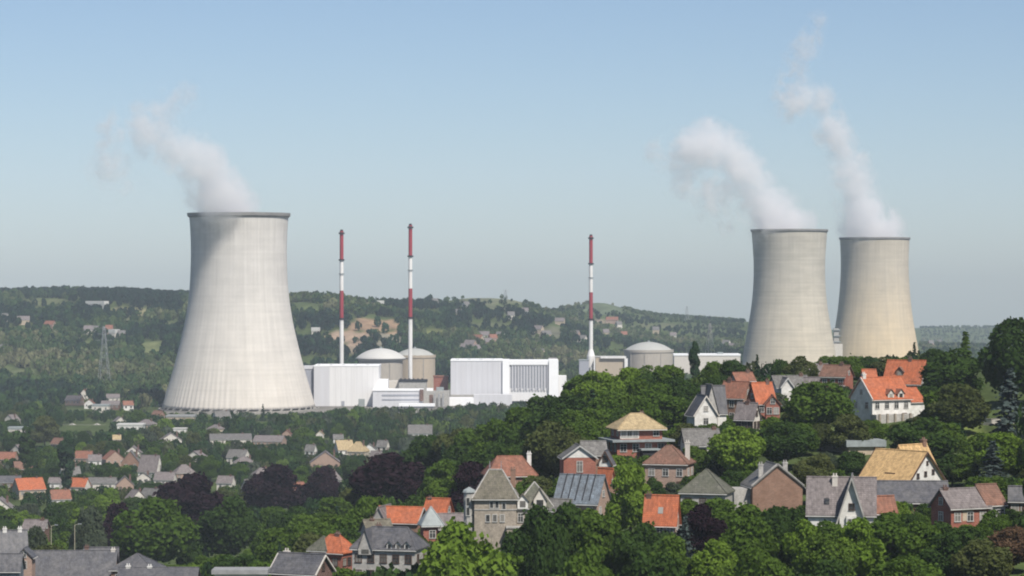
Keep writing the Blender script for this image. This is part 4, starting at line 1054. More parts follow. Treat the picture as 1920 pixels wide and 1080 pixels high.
def turret():
    Y = 535.0; s = Y / F; x = px2x(808, Y); zb = tz(x, Y) - 1
    h = lambda py: py2z(py, Y) - zb
    root = empty("turret_house", (x, Y, zb), .2, "brick house with a small grey pyramid roofed turret in front of the orange roofs", "house")
    block(root, 3.6, 3.6, h(984), h(950), 'pyramid', wall='red', roofm='zinc', over=.5, wname="turret_wall", rname="turret_roof")
    block(root, 6.4, 5.4, h(988), h(966), 'gable', 'x', cx=4.6, cy=.6, wall='red', roofm='r_mauve', over=.4, wname="wall", rname="roof")
    facade(root, 6.4, 5.4, h(988), 'f', 2, 1, cx=4.6, cy=.6); facade(root, 3.6, 3.6, h(984), 'f', 1, 1)
    FOOT.append((x + 2, Y, 7)); protect(790, 862, 950, 990, Y)
turret()
house("grey mossy roofed house between the dark slate roof and the orange panel roof", 706, 60, 976, 994, 530, 24, .8, wall='greystone', roofm='r_moss', vis=996, win=None, chim=((-.2, 0, .4),))

# --- bottom left terraces ------------------------------------------------------------
house("long dark slate roof of the terrace at the bottom left, lower left half", 138, 160, 1034, 1078, 600, 2, .5, wall='brown', roofm='r_slate', vis=1078, name="terrace_house", win=(5, 1), chim=((.47, 0, .5),), chm='offwhite')
house("dark slate terrace roof standing a little higher, in the middle of the bottom left terrace", 190, 62, 1028, 1076, 606, 2, .9, wall='brown', roofm='r_slate', vis=1078, name="terrace_house", win=(2, 1), chim=((-.45, 0, .5),))
house("hipped slate roof at the right end of the bottom left terrace", 258, 92, 1038, 1066, 596, -10, .8, 'hip', wall='brown', roofm='r_slate', vis=1074, name="terrace_house", win=(3, 1), chim=(), hipk=.6)
house("slate roofed low wing with white dormers at the bottom edge left of centre", 298, 144, 1066, 1088, 560, 0, .5, wall='brown', roofm='r_slate', vis=1080, name="terrace_house", win=(4, 1), chim=((-.4, 0, .6), (-.12, 0, .5)), chm='white')
house("slate roofed brick house with white chimneys at the left frame edge", 20, 66, 996, 1034, 620, 16, .8, wall='brown', roofm='r_slate', vis=1040, name="terrace_house", win=(3, 1), chim=((-.2, 0, .7), (.3, 0, .7)), chm='white')
house("small brick gable between the slate terrace and the left frame edge", 48, 30, 1028, 1042, 590, 0, 1.2, 'gable', 'y', wall='pinkish', roofm='r_slate', vis=1070, win=(1, 1), chim=(), name="terrace_house")
house("low mauve slate roof by the round pale bush at the left", 68, 46, 976, 990, 690, -10, .8, wall='dkbrown', roofm='r_mauve', vis=992, name="terrace_house", win=None, chim=((.3, 0, .5),))
house("slate roof with blue sheet cladding in the bottom left corner", 10, 60, 1040, 1066, 560, 0, .8, wall='r_blue', roofm='r_slate', vis=1078, win=None, chim=(), name="terrace_house")

# --- valley houses, far and small ----------------------------------------------------
VH = [  # label, centre, width, top, eave, depth, yaw, roof, axis, wall, roof colour
 ("twin white flat roofed blocks among the valley trees left of the big cooling tower", 246, 48, 794, 797, 1820, 0, 'flat', 'x', 'white', 'domew'),
 ("small white van shaped shed right of the twin white blocks", 338, 24, 802, 804, 1800, 0, 'flat', 'x', 'white', 'domew'),
 ("yellowish cottage at the foot of the twin white blocks", 219, 16, 816, 823, 1700, 10, 'gable', 'x', 'beige', 'r_tan'),
 ("long grey roofed shed in the valley below the big cooling tower", 432, 84, 814, 822, 1640, 8, 'gable', 'x', 'offwhite', 'r_grey'),
 ("mauve roofed shed right of the long grey roofed valley shed", 506, 60, 817, 826, 1620, -8, 'gable', 'x', 'pinkish', 'r_mauve'),
 ("small orange pink house on the mauve shed's right side", 538, 16, 806, 813, 1640, 0, 'gable', 'y', 'pinkish', 'r_rust'),
 ("row house with rusty roof left of the orange brick gable in the valley", 158, 36, 846, 858, 1320, -12, 'gable', 'x', 'pinkish', 'r_rust'),
 ("white walled house with a pinkish roof between rusty row house and orange gable", 178, 26, 853, 862, 1290, 8, 'gable', 'x', 'white', 'r_mauve'),
 ("orange brick gable house in the middle of the valley row", 212, 44, 845, 860, 1300, 26, 'gable', 'y', 'pinkish', 'r_rust'),
 ("house with a pale steep gable edge and dark front in the valley row", 246, 34, 845, 866, 1290, 0, 'gable', 'y', 'brown', 'r_grey'),
 ("house with a broad mauve roof at the right end of the valley row", 282, 44, 854, 882, 1270, -18, 'gable', 'x', 'white', 'r_mauve'),
 ("grey slate roof at the left edge of the valley", 18, 44, 893, 903, 1150, 4, 'gable', 'x', 'brown', 'r_slate'),
 ("house with an orange roof and pale front gable at the far left of the valley", 54, 64, 897, 916, 1120, 30, 'gable', 'x', 'beige', 'r_orange'),
 ("white house tucked behind the small dark conifer in the valley", 108, 30, 896, 904, 1140, 0, 'gable', 'x', 'white', 'r_mauve'),
 ("house with a rusty orange roof right of the small dark conifer", 149, 40, 897, 911, 1120, -18, 'gable', 'x', 'offwhite', 'r_orange'),
 ("low house with faded orange roof and white doors below the small dark conifer", 112, 44, 919, 934, 1060, 24, 'gable', 'x', 'white', 'r_rust'),
 ("long pale grey roof behind the mauve fronted house", 192, 52, 896, 904, 1160, 0, 'gable', 'x', 'offwhite', 'r_grey'),
 ("mauve fronted house with white window frames in the left valley", 234, 36, 893, 908, 1120, 10, 'gable', 'y', 'pinkish', 'r_mauve'),
 ("pink house with a rounded hip roof above the purple trees", 345, 44, 871, 886, 1180, 20, 'hip', 'x', 'pinkish', 'r_mauve'),
 ("grey roofed row left of the pink hip roofed house", 310, 40, 886, 898, 1160, -8, 'gable', 'x', 'offwhite', 'r_mauve'),
 ("pale house at the right shoulder of the purple trees", 424, 34, 893, 904, 1150, -14, 'gable', 'x', 'offwhite', 'r_mauve'),
 ("white end walled house half hidden below the mauve roof", 270, 24, 886, 894, 1180, 0, 'gable', 'y', 'offwhite', 'r_grey'),
 ("pink brick house with a broad gable in the middle of the valley", 610, 58, 846, 866, 1240, 4, 'gable', 'y', 'pinkish', 'r_mauve'),
 ("white sided shed left of the pink brick gable house", 583, 22, 834, 844, 1330, -20, 'gable', 'x', 'white', 'r_grey'),
 ("pale chimney like house above the pink brick gable house", 600, 14, 808, 814, 1500, 0, 'gable', 'y', 'offwhite', 'r_tan'),
 ("beige roofed house with a white wall right of the pink brick gable", 645, 38, 826, 842, 1330, 24, 'gable', 'x', 'white', 'r_tan'),
 ("house with a beige hip roof right of the white walled beige house", 672, 40, 828, 846, 1340, -16, 'hip', 'x', 'beige', 'r_tan'),
 ("small white house with a grey gable near the dark purple dome of trees", 693, 26, 832, 842, 1340, 0, 'gable', 'y', 'white', 'r_grey'),
 ("grey roofed cottage at the top right of the valley houses", 718, 24, 826, 836, 1380, -20, 'gable', 'x', 'offwhite', 'r_grey'),
 ("mauve roofed cottage touching the dark purple dome of trees", 706, 26, 846, 858, 1260, -24, 'gable', 'x', 'offwhite', 'r_mauve'),
 ("tiny pale house above the beige roofed houses", 634, 20, 815, 821, 1480, 8, 'gable', 'x', 'white', 'r_grey'),
 ("white house with a grey roof alone on the wooded slope in the centre", 788, 44, 797, 811, 1050, 0, 'gable', 'x', 'white', 'r_grey'),
 ("rusty roofed farmhouse at the foot of the far hill, left", 140, 34, 742, 750, 2360, -14, 'gable', 'x', 'pinkish', 'r_mauve'),
 ("tall pink house at the foot of the far hill", 158, 14, 730, 738, 2380, 0, 'gable', 'y', 'offwhite', 'r_rust'),
 ("white gable house at the foot of the far hill by the river", 168, 18, 749, 756, 2320, 0, 'gable', 'y', 'white', 'r_rust'),
 ("house with a dark red roof between two pink houses at the hill foot", 208, 34, 752, 758, 2330, 0, 'gable', 'x', 'dkbrown', 'r_mauve'),
 ("grey roofed barn behind the dark red roof at the hill foot", 212, 26, 739, 745, 2390, 6, 'gable', 'x', 'offwhite', 'r_mauve'),
 ("pink white house at the hill foot nearest the big cooling tower", 240, 22, 752, 759, 2330, 16, 'gable', 'x', 'white', 'r_rust'),
 ("long low pale wall fronted shed at the hill foot by the river", 190, 30, 758, 761, 2300, 0, 'flat', 'x', 'offwhite', 'zinc'),
 ("low brown yard building at the left foot of the big cooling tower", 340, 52, 778, 781, 1980, 0, 'flat', 'x', 'beige', 'flatroof'),
 ("pale depot with a flat roof at the left frame edge", 34, 34, 800, 804, 1760, 0, 'flat', 'x', 'offwhite', 'zinc'),
]
for lab, cx, w, top, eave, Yv, yaw, roof, axis, wall, roofm in VH:
    # nearer or farther along its line of sight until the walls are one and a half storeys high
    want = 4.6 if roof != 'flat' else 5.5
    for q in range(60):
        e = py2z(eave, Yv) - tz(px2x(cx, Yv), Yv) - want
        if abs(e) < .25: break
        Yv += max(-40, min(40, e * 9))
    far = Yv > 1700
    house(lab, cx, w, top, eave, Yv, yaw, .75, roof, axis, wall=wall, roofm=roofm, vis=eave + (3 if far else 5), small=True, win=(max(2, min(5, int(w * Yv / F / 3.5))), 1), wl=(2, 1) if yaw > 9 else None, wr=(2, 1) if yaw < -9 else None,
          chim=() if roof == 'flat' else ((.3, 0, .7),), over=.35, gw=False)
# the many muted small houses half buried in the valley trees
KINDS = [('pinkish', 'r_mauve', 'gable', 'x', "muted brick house with a mauve roof"), ('offwhite', 'r_grey', 'gable', 'x', "pale house with a grey roof"), ('brown', 'r_brown', 'gable', 'x', "brown brick house with a brown roof"),
         ('pinkish', 'r_rust', 'gable', 'x', "brick house with a faded rusty roof"), ('beige', 'r_mauve', 'hip', 'x', "beige house with a hipped mauve roof"), ('offwhite', 'r_mauve', 'gable', 'y', "pale gable fronted house")]
hr = random.Random(21); n_v = 0
for q in range(900):
    if n_v >= 26: break
    px_, Yv = hr.uniform(-10, 760), hr.choice([hr.uniform(1080, 1400), hr.uniform(1150, 1600), hr.uniform(1400, 2000)])
    if px_ > 560 and Yv < 1180: continue
    s = Yv / F; x = px2x(px_, Yv); zg = tz(x, Yv)
    W = hr.uniform(9, 15); wp = W / s; eh = hr.uniform(3.6, 5.6); rh = hr.uniform(2.6, 4.2)
    eave = HOR + (CAMZ - zg - eh) / s; top = HOR + (CAMZ - zg - eh - rh) / s
    if any(math.hypot(f[0] - x, f[1] - Yv) < f[2] + W * .6 for f in FOOT): continue
    if any(px_ + wp * .4 > a and px_ - wp * .4 < b and eave + 4 > c and top < d and Yv < Yp for a, b, c, d, Yp in PROT): continue
    k_ = hr.choice(KINDS); yaw = hr.choice([-35, -20, -8, 0, 10, 24, 38])
    house(k_[4] + " half buried in the valley trees", px_, wp, top, eave, Yv, yaw, .75, k_[2], k_[3], wall=k_[0], roofm=k_[1], vis=eave - (.6 / s), small=True, win=(3, 1), wl=(2, 1) if yaw > 9 else None, wr=(2, 1) if yaw < -9 else None,
          chim=((.3, 0, .7),), over=.35, gw=False, group=k_[4].split(' with')[0].replace('gable fronted', 'gabled') + "s in the valley, " + k_[1][2:] + " roofs")
    n_v += 1
print("valley houses", n_v)

# poles and lamps
def lamp_post(px, Y, top, label, name="street_lamp", cat="street lamp"):
    x = px2x(px, Y); zb = tz(x, Y) - .3; h = py2z(top, Y) - zb
    r = empty(name, (x, Y, zb), 0, label, cat)
    b = MB(); b.bar((0, 0, 0), (0, 0, h), .14, .08, 8); b.build("pole", M['pole'], r)
    b = MB(); b.bar((0, 0, h - .1), (1.1, -.3, h + .25), .06, n=6); b.build("arm", M['pole'], r)
    b = MB(); b.box(.9, 1.7, -.5, -.2, h + .16, h + .34); b.build("lamp_head", M['zinc'], r)
M['pole'] = pmat('pale_pole_paint', (0.4, 0.37, 0.27), var=.08, bump=0)
lamp_post(140, 655, 984, "pale lamp post among the trees behind the bottom left terrace, right one")
lamp_post(96, 650, 986, "pale lamp post beside the round pale bush, left one of two")
# garden and retaining walls on the slopes
def garden_wall(pts, h, t, label, mat='greystone'):
    xy = [(px2x(a, b), b) for a, b in pts]; root = empty("garden_wall", (*xy[0], tz(*xy[0])), 0, label, "wall")
    b = MB(); c = MB(); x0, y0 = xy[0]; z0 = tz(x0, y0)
    for (xa, ya), (xb, yb) in zip(xy, xy[1:]):
        n_ = max(1, int(math.hypot(xb - xa, yb - ya) / 4)); d = Vector((xb - xa, yb - ya, 0)).normalized(); u = Vector((-d.y, d.x, 0)) * t / 2
        for i in range(n_):
            p = Vector((xa + (xb - xa) * i / n_, ya + (yb - ya) * i / n_, 0)); q = Vector((xa + (xb - xa) * (i + 1) / n_, ya + (yb - ya) * (i + 1) / n_, 0))
            za, zb_ = tz(p.x, p.y) - z0, tz(q.x, q.y) - z0; o = Vector((x0, y0, 0)); p -= o; q -= o
            f = lambda v, z: (v.x, v.y, z)
            b.hull([f(p - u, za - .6), f(q - u, zb_ - .6), f(q + u, zb_ - .6), f(p + u, za - .6)], [f(p - u, za + h), f(q - u, zb_ + h), f(q + u, zb_ + h), f(p + u, za + h)])
            u2 = u * 1.35
            c.hull([f(p - u2, za + h + .003), f(q - u2, zb_ + h + .003), f(q + u2, zb_ + h + .003), f(p + u2, za + h + .003)], [f(p - u2, za + h + .12), f(q - u2, zb_ + h + .12), f(q + u2, zb_ + h + .12), f(p + u2, za + h + .12)])
    b.build("wall", M[mat], root); c.build("coping", M['column'], root)
garden_wall([(1532, 598), (1600, 590), (1660, 588)], 1.5, .4, "long pale garden wall on the lawn below the highest white house")
garden_wall([(1090, 462), (1180, 455), (1290, 452)], 2.2, .5, "grey retaining wall below the striped blue grey roof and the light green tree")
garden_wall([(1335, 470), (1440, 462), (1510, 462)], 1.8, .5, "pale retaining wall below the big brown brick gable")
garden_wall([(1800, 620), (1860, 612), (1930, 610)], 1.4, .4, "low pale wall across the right hand lawn by the cedar", 'offwhite')
# scattered houses on the far hillside, a few pixels each
FH = [(8,660,12,'white','r_grey',3000),(10,600,8,'white','r_grey',3300),(44,606,22,'offwhite','r_mauve',3250),(94,616,20,'pinkish','r_rust',3200),(166,622,16,'offwhite','r_mauve',3150),(178,624,10,'white','r_grey',3150),(214,629,14,'white','domew',3120),(228,633,10,'offwhite','r_grey',3120),
      (182,577,44,'domew','domew',3450),(205,624,10,'pinkish','r_rust',3160),
      (882,650,20,'pinkish','r_mauve',3250),(896,640,18,'offwhite','r_rust',3300),(908,634,18,'white','r_mauve',3350),(924,640,14,'pinkish','r_rust',3300),(938,634,14,'white','r_grey',3350),(872,656,14,'offwhite','r_mauve',3200),(915,648,14,'pinkish','r_mauve',3260),(892,660,14,'white','r_mauve',3180),
      (713,574,14,'white','domew',3330),(816,570,10,'white','r_grey',3450),(874,577,9,'white','r_grey',3800),(1010,622,16,'offwhite','r_mauve',3700),(1024,632,16,'offwhite','r_grey',3600),(1050,606,16,'offwhite','r_mauve',3900),(1078,632,16,'pinkish','r_mauve',3700),(1092,640,14,'white','r_grey',3600),
      (1148,602,22,'pinkish','r_rust',4100),(1160,611,10,'white','r_grey',4000),(1158,637,16,'white','r_mauve',3700),(1170,632,10,'pinkish','r_rust',3750),(1136,628,10,'offwhite','r_mauve',3800),(1230,622,12,'offwhite','r_grey',3900),(1262,633,12,'offwhite','r_mauve',3700),(1376,655,20,'offwhite','r_mauve',3400),(1362,648,14,'white','r_grey',3500),(1012,668,16,'offwhite','r_grey',3200),(1036,684,14,'white','r_mauve',3000),
      (592,628,12,'white','domew',3100),(860,590,10,'offwhite','r_grey',3700),(958,596,12,'white','r_grey',3700),(985,588,10,'offwhite','r_mauve',3800),(1762,640,8,'white','r_grey',4300),(1745,646,8,'pinkish','r_grey',4200)]
for i, (cx, py, w, wall, roofm, Yv) in enumerate(FH):
    wall = {'white': 'offwhite', 'domew': 'zinc', 'offwhite': 'beige'}.get(wall, wall) if i % 4 else wall
    s = Yv / F; W = max(8, w * s); x = px2x(cx, Yv)
    # slide along the line of sight to where the slope really is
    for q in range(60):
        zg = tz(px2x(cx, Yv), Yv); pg = HOR + F * (CAMZ - zg) / Yv
        if abs(pg - py - 3) < .6: break
        Yv += 14 if pg > py + 3 else -14
        if not 2480 < Yv < 5400: break
    Yv = min(max(Yv, 2480), 5400); x = px2x(cx, Yv); zg = tz(x, Yv)
    root = empty("hillside_house", (x, Yv, zg - 1.5), rnd.uniform(-.6, .6), "tiny pale house among the woods of the far hillside behind the power station", "house", "houses scattered over the far hillside")
    block(root, W, 8, 7.5, 11.5, 'gable' if roofm != 'domew' else 'flat', 'x', wall=wall, roofm=roofm, over=.5)
    FOOT.append((x, Yv, W / 2 + 3)); FOOT.append((x - .004 * Yv * (cx - 960) / 960, Yv - 14, W / 2 + 3)); protect(cx - w/2, cx + w/2, py - 4, py + 2, Yv)

# ------------------------------------------------------------------ trees
def rand_dirs(n):
    v = nrs.normal(size=(n, 3)); return v / np.linalg.norm(v, axis=1)[:, None]

def cards(cen, nor, size, aspect=1.0):
    """one leaf-cluster face per row: quads of the given half size around cen, facing nor"""
    n = len(cen)
    r = rand_dirs(n)
    u = np.cross(nor, r); u /= np.linalg.norm(u, axis=1)[:, None] + 1e-9
    w = np.cross(nor, u)
    su = size[:, None] * u; sw = (size * aspect)[:, None] * w
    V = np.stack([cen - su * 1.0 - sw * .25, cen + su * .2 - sw, cen + su * 1.0 + sw * .3, cen - su * .15 + sw], 1)
    return V.reshape(-1, 3), np.arange(4 * n).reshape(n, 4)

def crown_points(nl, n, a, c, z0, seed, low=0.0, lobe=(0.3, 0.5), shape=1.0):
    """points on the skins of nl lobes spread over an ellipsoid (radii a, a, c; centre height z0), with outward directions"""
    rs = np.random.RandomState(seed)
    d = rs.normal(size=(nl, 3)); d /= np.linalg.norm(d, axis=1)[:, None]
    d[:, 2] = np.abs(d[:, 2]) * (1 - low) + d[:, 2] * low
    rad = rs.uniform(.5, .78, nl)
    C = d * rad[:, None] * np.array([a, a, c])
    C[:, :2] *= (1 - shape * .25 * (C[:, 2:3] / c))
    Rl = rs.uniform(*lobe, nl) * a * (1.05 - .25 * np.maximum(C[:, 2] / c, 0))
    C = np.vstack([C, [[0, 0, 0]]]); Rl = np.append(Rl, .62 * a)
    w = Rl ** 2 / (Rl ** 2).sum()
    k = rs.choice(len(C), n, p=w)
    dd = rs.normal(size=(n, 3)); dd /= np.linalg.norm(dd, axis=1)[:, None]
    out = C[k] / (np.linalg.norm(C[k], axis=1)[:, None] + 1e-6)
    dd = dd + .55 * out + np.array([0, 0, .15]); dd /= np.linalg.norm(dd, axis=1)[:, None]
    rr = Rl[k] * rs.uniform(.72, 1.08, n) ** .7
    rr = rr * np.where(rs.uniform(size=n) < .1, rs.uniform(1.06, 1.32, n), 1.0)      # stray twigs beyond the skin
    P = C[k] + dd * rr[:, None] * np.array([1, 1, .85])
    keep = np.ones(n, bool)
    for j in range(len(C)):
        q = np.linalg.norm((P - C[j]) / np.array([1, 1, .85]), axis=1)
        keep &= ~((q < Rl[j] * .62) & (k != j))
    P, dd = P[keep], dd[keep]
    return P + np.array([0, 0, z0]), dd, C + np.array([0, 0, z0]), Rl

def limb_mesh(name, H, targets, r0, lean=0.0):
    b = MB(); z = 0.0; p = Vector((0, 0, -.5)); pts = [p]
    for i in range(1, 5): pts.append(Vector((lean * i + .12 * math.sin(i * 2.1), .1 * math.cos(i * 1.7), H * .16 * i)))
    for i in range(4): b.bar(pts[i], pts[i + 1], r0 * (1.15 - .2 * i), r0 * (.95 - .2 * i), 8)
    for j, t in enumerate(targets):
        q = pts[2 + j % 3]; t = Vector(t); mid = q.lerp(t, .55) + Vector((0, 0, -.3))
        b.bar(q, mid, r0 * .42, r0 * .26, 6); b.bar(mid, t, r0 * .26, r0 * .08, 5)
    return b.mesh(name, M['bark'])

def fit(P, w, h):
    """scale a crown's points to the nominal width and height its tree is placed by"""
    r = np.percentile(np.hypot(P[:, 0], P[:, 1]), 96)
    P = P.copy(); P[:, :2] *= w / 2 / r
    zt, zb = np.percentile(P[:, 2], 99.3), np.percentile(P[:, 2], 1)
    lo = max(zb, .04 * h)
    P[:, 2] = lo + (P[:, 2] - zb) * (h - lo) / (zt - zb)
    return P
PROTO = {}
def broadleaf_protos():
    PROTO['broad'] = []
    for i, (a, c, nl, low, shp) in enumerate([(5.5, 6.4, 26, .85, 1.0), (5.2, 6.8, 30, .9, 1.1), (6.0, 6.2, 24, .8, .9), (4.9, 6.6, 22, .9, 1.3), (5.6, 6.5, 34, .85, 1.0), (6.2, 6.3, 20, .85, 1.1)]):
        z0 = 14 - c * 1.1
        P, d, C, R = crown_points(nl, 9000, a * .84, c * .84, z0, 100 + i, low)
        P = fit(P, 11.4, 14.0)
        nor = d * .75 + rand_dirs(len(P)) * .75; nor /= np.linalg.norm(nor, axis=1)[:, None]
        V, Fc = cards(P, nor, nrs.uniform(.2, .46, len(P)))
        cm = arrays_mesh("crown", V, Fc, L['mid'])
        tm = limb_mesh("trunk", 14, [tuple(x) for x in C[:9]], .32)
        PROTO['broad'].append((cm, tm))
def conifer_protos():
    PROTO['conifer'] = []
    for i, (rb, H, n) in enumerate([(3.0, 14, 26), (2.3, 14, 30), (3.8, 13, 22)]):
        P, D = [], []
        rs = np.random.RandomState(50 + i)
        for t in np.linspace(.08, 1.0, n):
            r = rb * (1.02 - t) ** .85 * rs.uniform(.8, 1.12) + .12
            m = int(46 * r / rb) + 8
            for arm in range(max(5, int(9 * r / rb))):
                an = rs.uniform(0, 2 * math.pi); ln = r * rs.uniform(.75, 1.1)
                for q in np.linspace(.25, 1, max(4, m // 3)):
                    P.append((ln * q * math.cos(an) + rs.normal(0, .12), ln * q * math.sin(an) + rs.normal(0, .12), t * H - q * q * ln * .28 + rs.normal(0, .1)))
                    D.append((math.cos(an) * .5, math.sin(an) * .5, .8))
        P = np.array(P); D = np.array(D) + rand_dirs(len(P)) * .7; D /= np.linalg.norm(D, axis=1)[:, None]
        V, Fc = cards(P, D, rs.uniform(.16, .36, len(P)))
        b = MB(); b.bar((0, 0, -.5), (0, 0, H * .97), .26, .04, 8)
        PROTO['conifer'].append((arrays_mesh("crown", V, Fc, L['conifer']), b.mesh("trunk", M['bark'])))
def poplar_protos():
    PROTO['poplar'] = []
    for i in range(2):
        P, d, C, R = crown_points(34, 5000, 1.7, 6.3, 7.4, 300 + i, 1.0, (.4, .62), .3)
        P = fit(P, 3.9, 14.0)
        nor = d * .8 + rand_dirs(len(P)) * .6; nor /= np.linalg.norm(nor, axis=1)[:, None]
        V, Fc = cards(P, nor, nrs.uniform(.15, .34, len(P)))
        b = MB(); b.bar((0, 0, -.5), (0, 0, 12), .24, .05, 8)
        PROTO['poplar'].append((arrays_mesh("crown", V, Fc, L['dark']), b.mesh("trunk", M['bark'])))
broadleaf_protos(); conifer_protos(); poplar_protos()

_first = {}
NAMES = {'broad': "broadleaf_tree", 'conifer': "conifer_tree", 'poplar': "poplar_tree", 'beech': "copper_beech", 'shrub': "garden_shrub"}
def tree(kind, x, Y, w, h, leaf, label, group=None, cat=None, zb=None, name=None):
    """one tree: copied from its kind's first, with its own crown and trunk"""
    pk = kind if kind in PROTO else 'broad'
    var = rnd.randrange(len(PROTO[pk]))
    key = (kind, var)
    cm, tm = PROTO[pk][var]
    if key not in _first:
        r = empty(name or NAMES[kind], (0, 0, 0)); link_mesh("crown", cm, r); link_mesh("trunk", tm, r)
        _first[key] = r
        kids = list(r.children)
    else:
        src = _first[key]
        r = src.copy(); col.objects.link(r)
        r.name = name or NAMES[kind]
        for k in list(r.keys()): del r[k]
        kids = []
        for ch in src.children:
            c = ch.copy(); col.objects.link(c); c.parent = r; kids.append(c)
    for c in kids:
        if c.name.startswith("crown"):
            c.material_slots[0].link = 'OBJECT'; c.material_slots[0].material = L[leaf]
    nat = {'broad': (11.4, 14.0), 'conifer': (6.0, 14.0), 'poplar': (3.9, 14.0)}[pk]
    sx = w / nat[0]
    r.location = (x, Y, (tz(x, Y) if zb is None else zb) - .3)
    r.scale = (sx * rnd.uniform(.95, 1.05), sx, h / nat[1])
    r.rotation_euler = (0, 0, rnd.uniform(0, 6.28))
    tag(r, label, cat or "tree", group)
    return r

TREES = []      # (x, Y, w, h, base z) of every tree for the cover test
def ptree(kind, px, top, bot, wpx, Y, leaf, label, cat=None, name=None):
    """a tree one can point at: photograph column, top row, lowest visible row, width"""
    for q in range(40):            # come nearer until the ground under it is as low as its foot
        s = Y / F; x = px2x(px, Y); zb = tz(x, Y); h = py2z(top, Y) - zb
        if h > max((bot - top) * s * .95, wpx * s * .8): break
        Y *= .985
    if h < 2: print("SHORT", label[:40], round(h, 1)); h = 2.5
    w = wpx * s
    tree(kind, x, Y, w, h, leaf, label, cat=cat, name=name)
    TREES.append((x, Y, w, h, zb)); FOOT.append((x, Y, w * .38))
    protect(px - wpx * .4, px + wpx * .4, top, bot, Y)

PT = [
 ('broad', 872, 983, 1080, 178, 400, 'bright', "round bright green tree in front at the bottom, below the stone mansion"),
 ('broad', 292, 936, 1056, 150, 770, 'mid', "big dense green tree at the lower left in front of the purple trees"),
 ('broad', 428, 932, 1040, 110, 800, 'dark', "dark green tree right of the big dense green tree"),
 ('beech', 352, 892, 985, 150, 920, 'purple', "wide dark purple beech behind the big dense green tree"),
 ('beech', 222, 944, 1015, 74, 840, 'purple', "small dark purple beech left of the big dense green tree"),
 ('beech', 515, 872, 950, 116, 1080, 'purple', "rounded dark purple beech left of centre in the valley"),
 ('beech', 607, 876, 932, 72, 1100, 'purple', "smaller purple beech below the pink brick gable house"),
 ('beech', 728, 850, 930, 140, 1020, 'purple', "broad purple beech dome right of the pink brick gable house"),
 ('beech', 884, 866, 935, 92, 620, 'purple', "purple beech behind the left side of the stone mansion"),
 ('beech', 1314, 946, 1022, 84, 440, 'purple', "purple beech beside the small orange roofed house on the hillside"),
 ('conifer', 1286, 958, 1018, 58, 432, 'blue', "blue green spruce against the hillside purple beech"),
 ('poplar', 1302, 640, 706, 20, 850, 'conifer', "tall dark columnar poplar on the ridge skyline left of the paired towers"),
 ('broad', 1183, 872, 975, 92, 490, 'bright', "light green loose tree beside the steep orange roof and brown hip roof"),
 ('broad', 1384, 800, 880, 104, 560, 'bright', "yellow green tree on the slope below the white gabled slate house"),
 ('broad', 1538, 716, 792, 124, 615, 'mid', "bushy green tree left of the highest white house"),
 ('broad', 1722, 784, 850, 130, 575, 'dark', "dark spreading tree right behind the straw yellow roof"),
 ('broad', 1470, 790, 850, 110, 590, 'dark', "dark green tree right of the yellow green slope tree"),
 ('broad', 1590, 776, 815, 90, 600, 'olive', "olive bush like tree under the highest white house's terrace"),
 ('broad', 1904, 600, 690, 130, 640, 'dark', "big dark green tree at the right frame edge, topmost on the ridge"),
 ('conifer', 1811, 622, 690, 66, 680, 'mid', "pale green conifer breaking the skyline right of the tan tower"),
 ('conifer', 1714, 641, 668, 26, 800, 'conifer', "small dark conical tree on the skyline at the tan tower's right foot"),
 ('conifer', 1420, 664, 702, 26, 790, 'conifer', "dark pointed conifer on the ridge below the left paired tower"),
 ('broad', 1500, 668, 700, 70, 770, 'olive', "pale olive tree on the ridge in front of the left paired tower"),
 ('conifer', 1893, 690, 810, 110, 560, 'blue', "large blue grey cedar at the right edge of the hillside"),
 ('conifer', 1862, 826, 892, 90, 520, 'blue', "blue grey spruce right of the straw yellow roofed house"),
 ('broad', 1800, 720, 790, 110, 620, 'olive', "olive green tree between the highest white house and the cedar"),
 ('broad', 1790, 655, 720, 120, 690, 'dark', "broad dark tree beside the orange roof with slate gable"),
 ('broad', 1600, 845, 885, 64, 555, 'dark', "small dark tree left of the straw yellow roof"),
 ('broad', 1570, 880, 905, 50, 520, 'mid', "low green tree behind the near white gable house"),
 ('broad', 1900, 985, 1070, 90, 415, 'russet', "reddish brown tree in the lower right corner"),
 ('broad', 84, 780, 835, 62, 1700, 'olive', "yellowish willow like tree left of the road bridge"),
 ('poplar', 124, 812, 880, 32, 1300, 'conifer', "dark columnar tree in front of the road bridge"),
 ('poplar', 50, 800, 870, 30, 1420, 'dark', "dark upright tree at the left of the valley"),
 ('conifer', 92, 898, 925, 22, 1050, 'conifer', "small dark conifer between two orange roofed valley houses"),
 ('conifer', 493, 757, 790, 16, 2080, 'conifer', "tiny dark conifer at the foot of the big cooling tower"),
 ('broad', 168, 952, 1030, 76, 790, 'grey', "grey green feathery tree left of the small purple beech"),
 ('broad', 70, 988, 1022, 48, 640, 'grey', "round pale grey bush beside the left slate roofs"),
 ('broad', 1090, 955, 1010, 150, 450, 'mid', "green tree hiding the foot of the blue grey roofed brick house"),
 ('broad', 1010, 950, 1040, 120, 430, 'dark', "dark green tree at the right foot of the stone mansion"),
 ('broad', 1230, 905, 930, 40, 545, 'dark', "dark bluish shrub tree in front of the brown hipped roof house"),
 ('broad', 1860, 955, 985, 60, 425, 'mid', "green bush tree in front of the brick pair at the right edge"),
]
for a in PT: ptree(*a[:8])
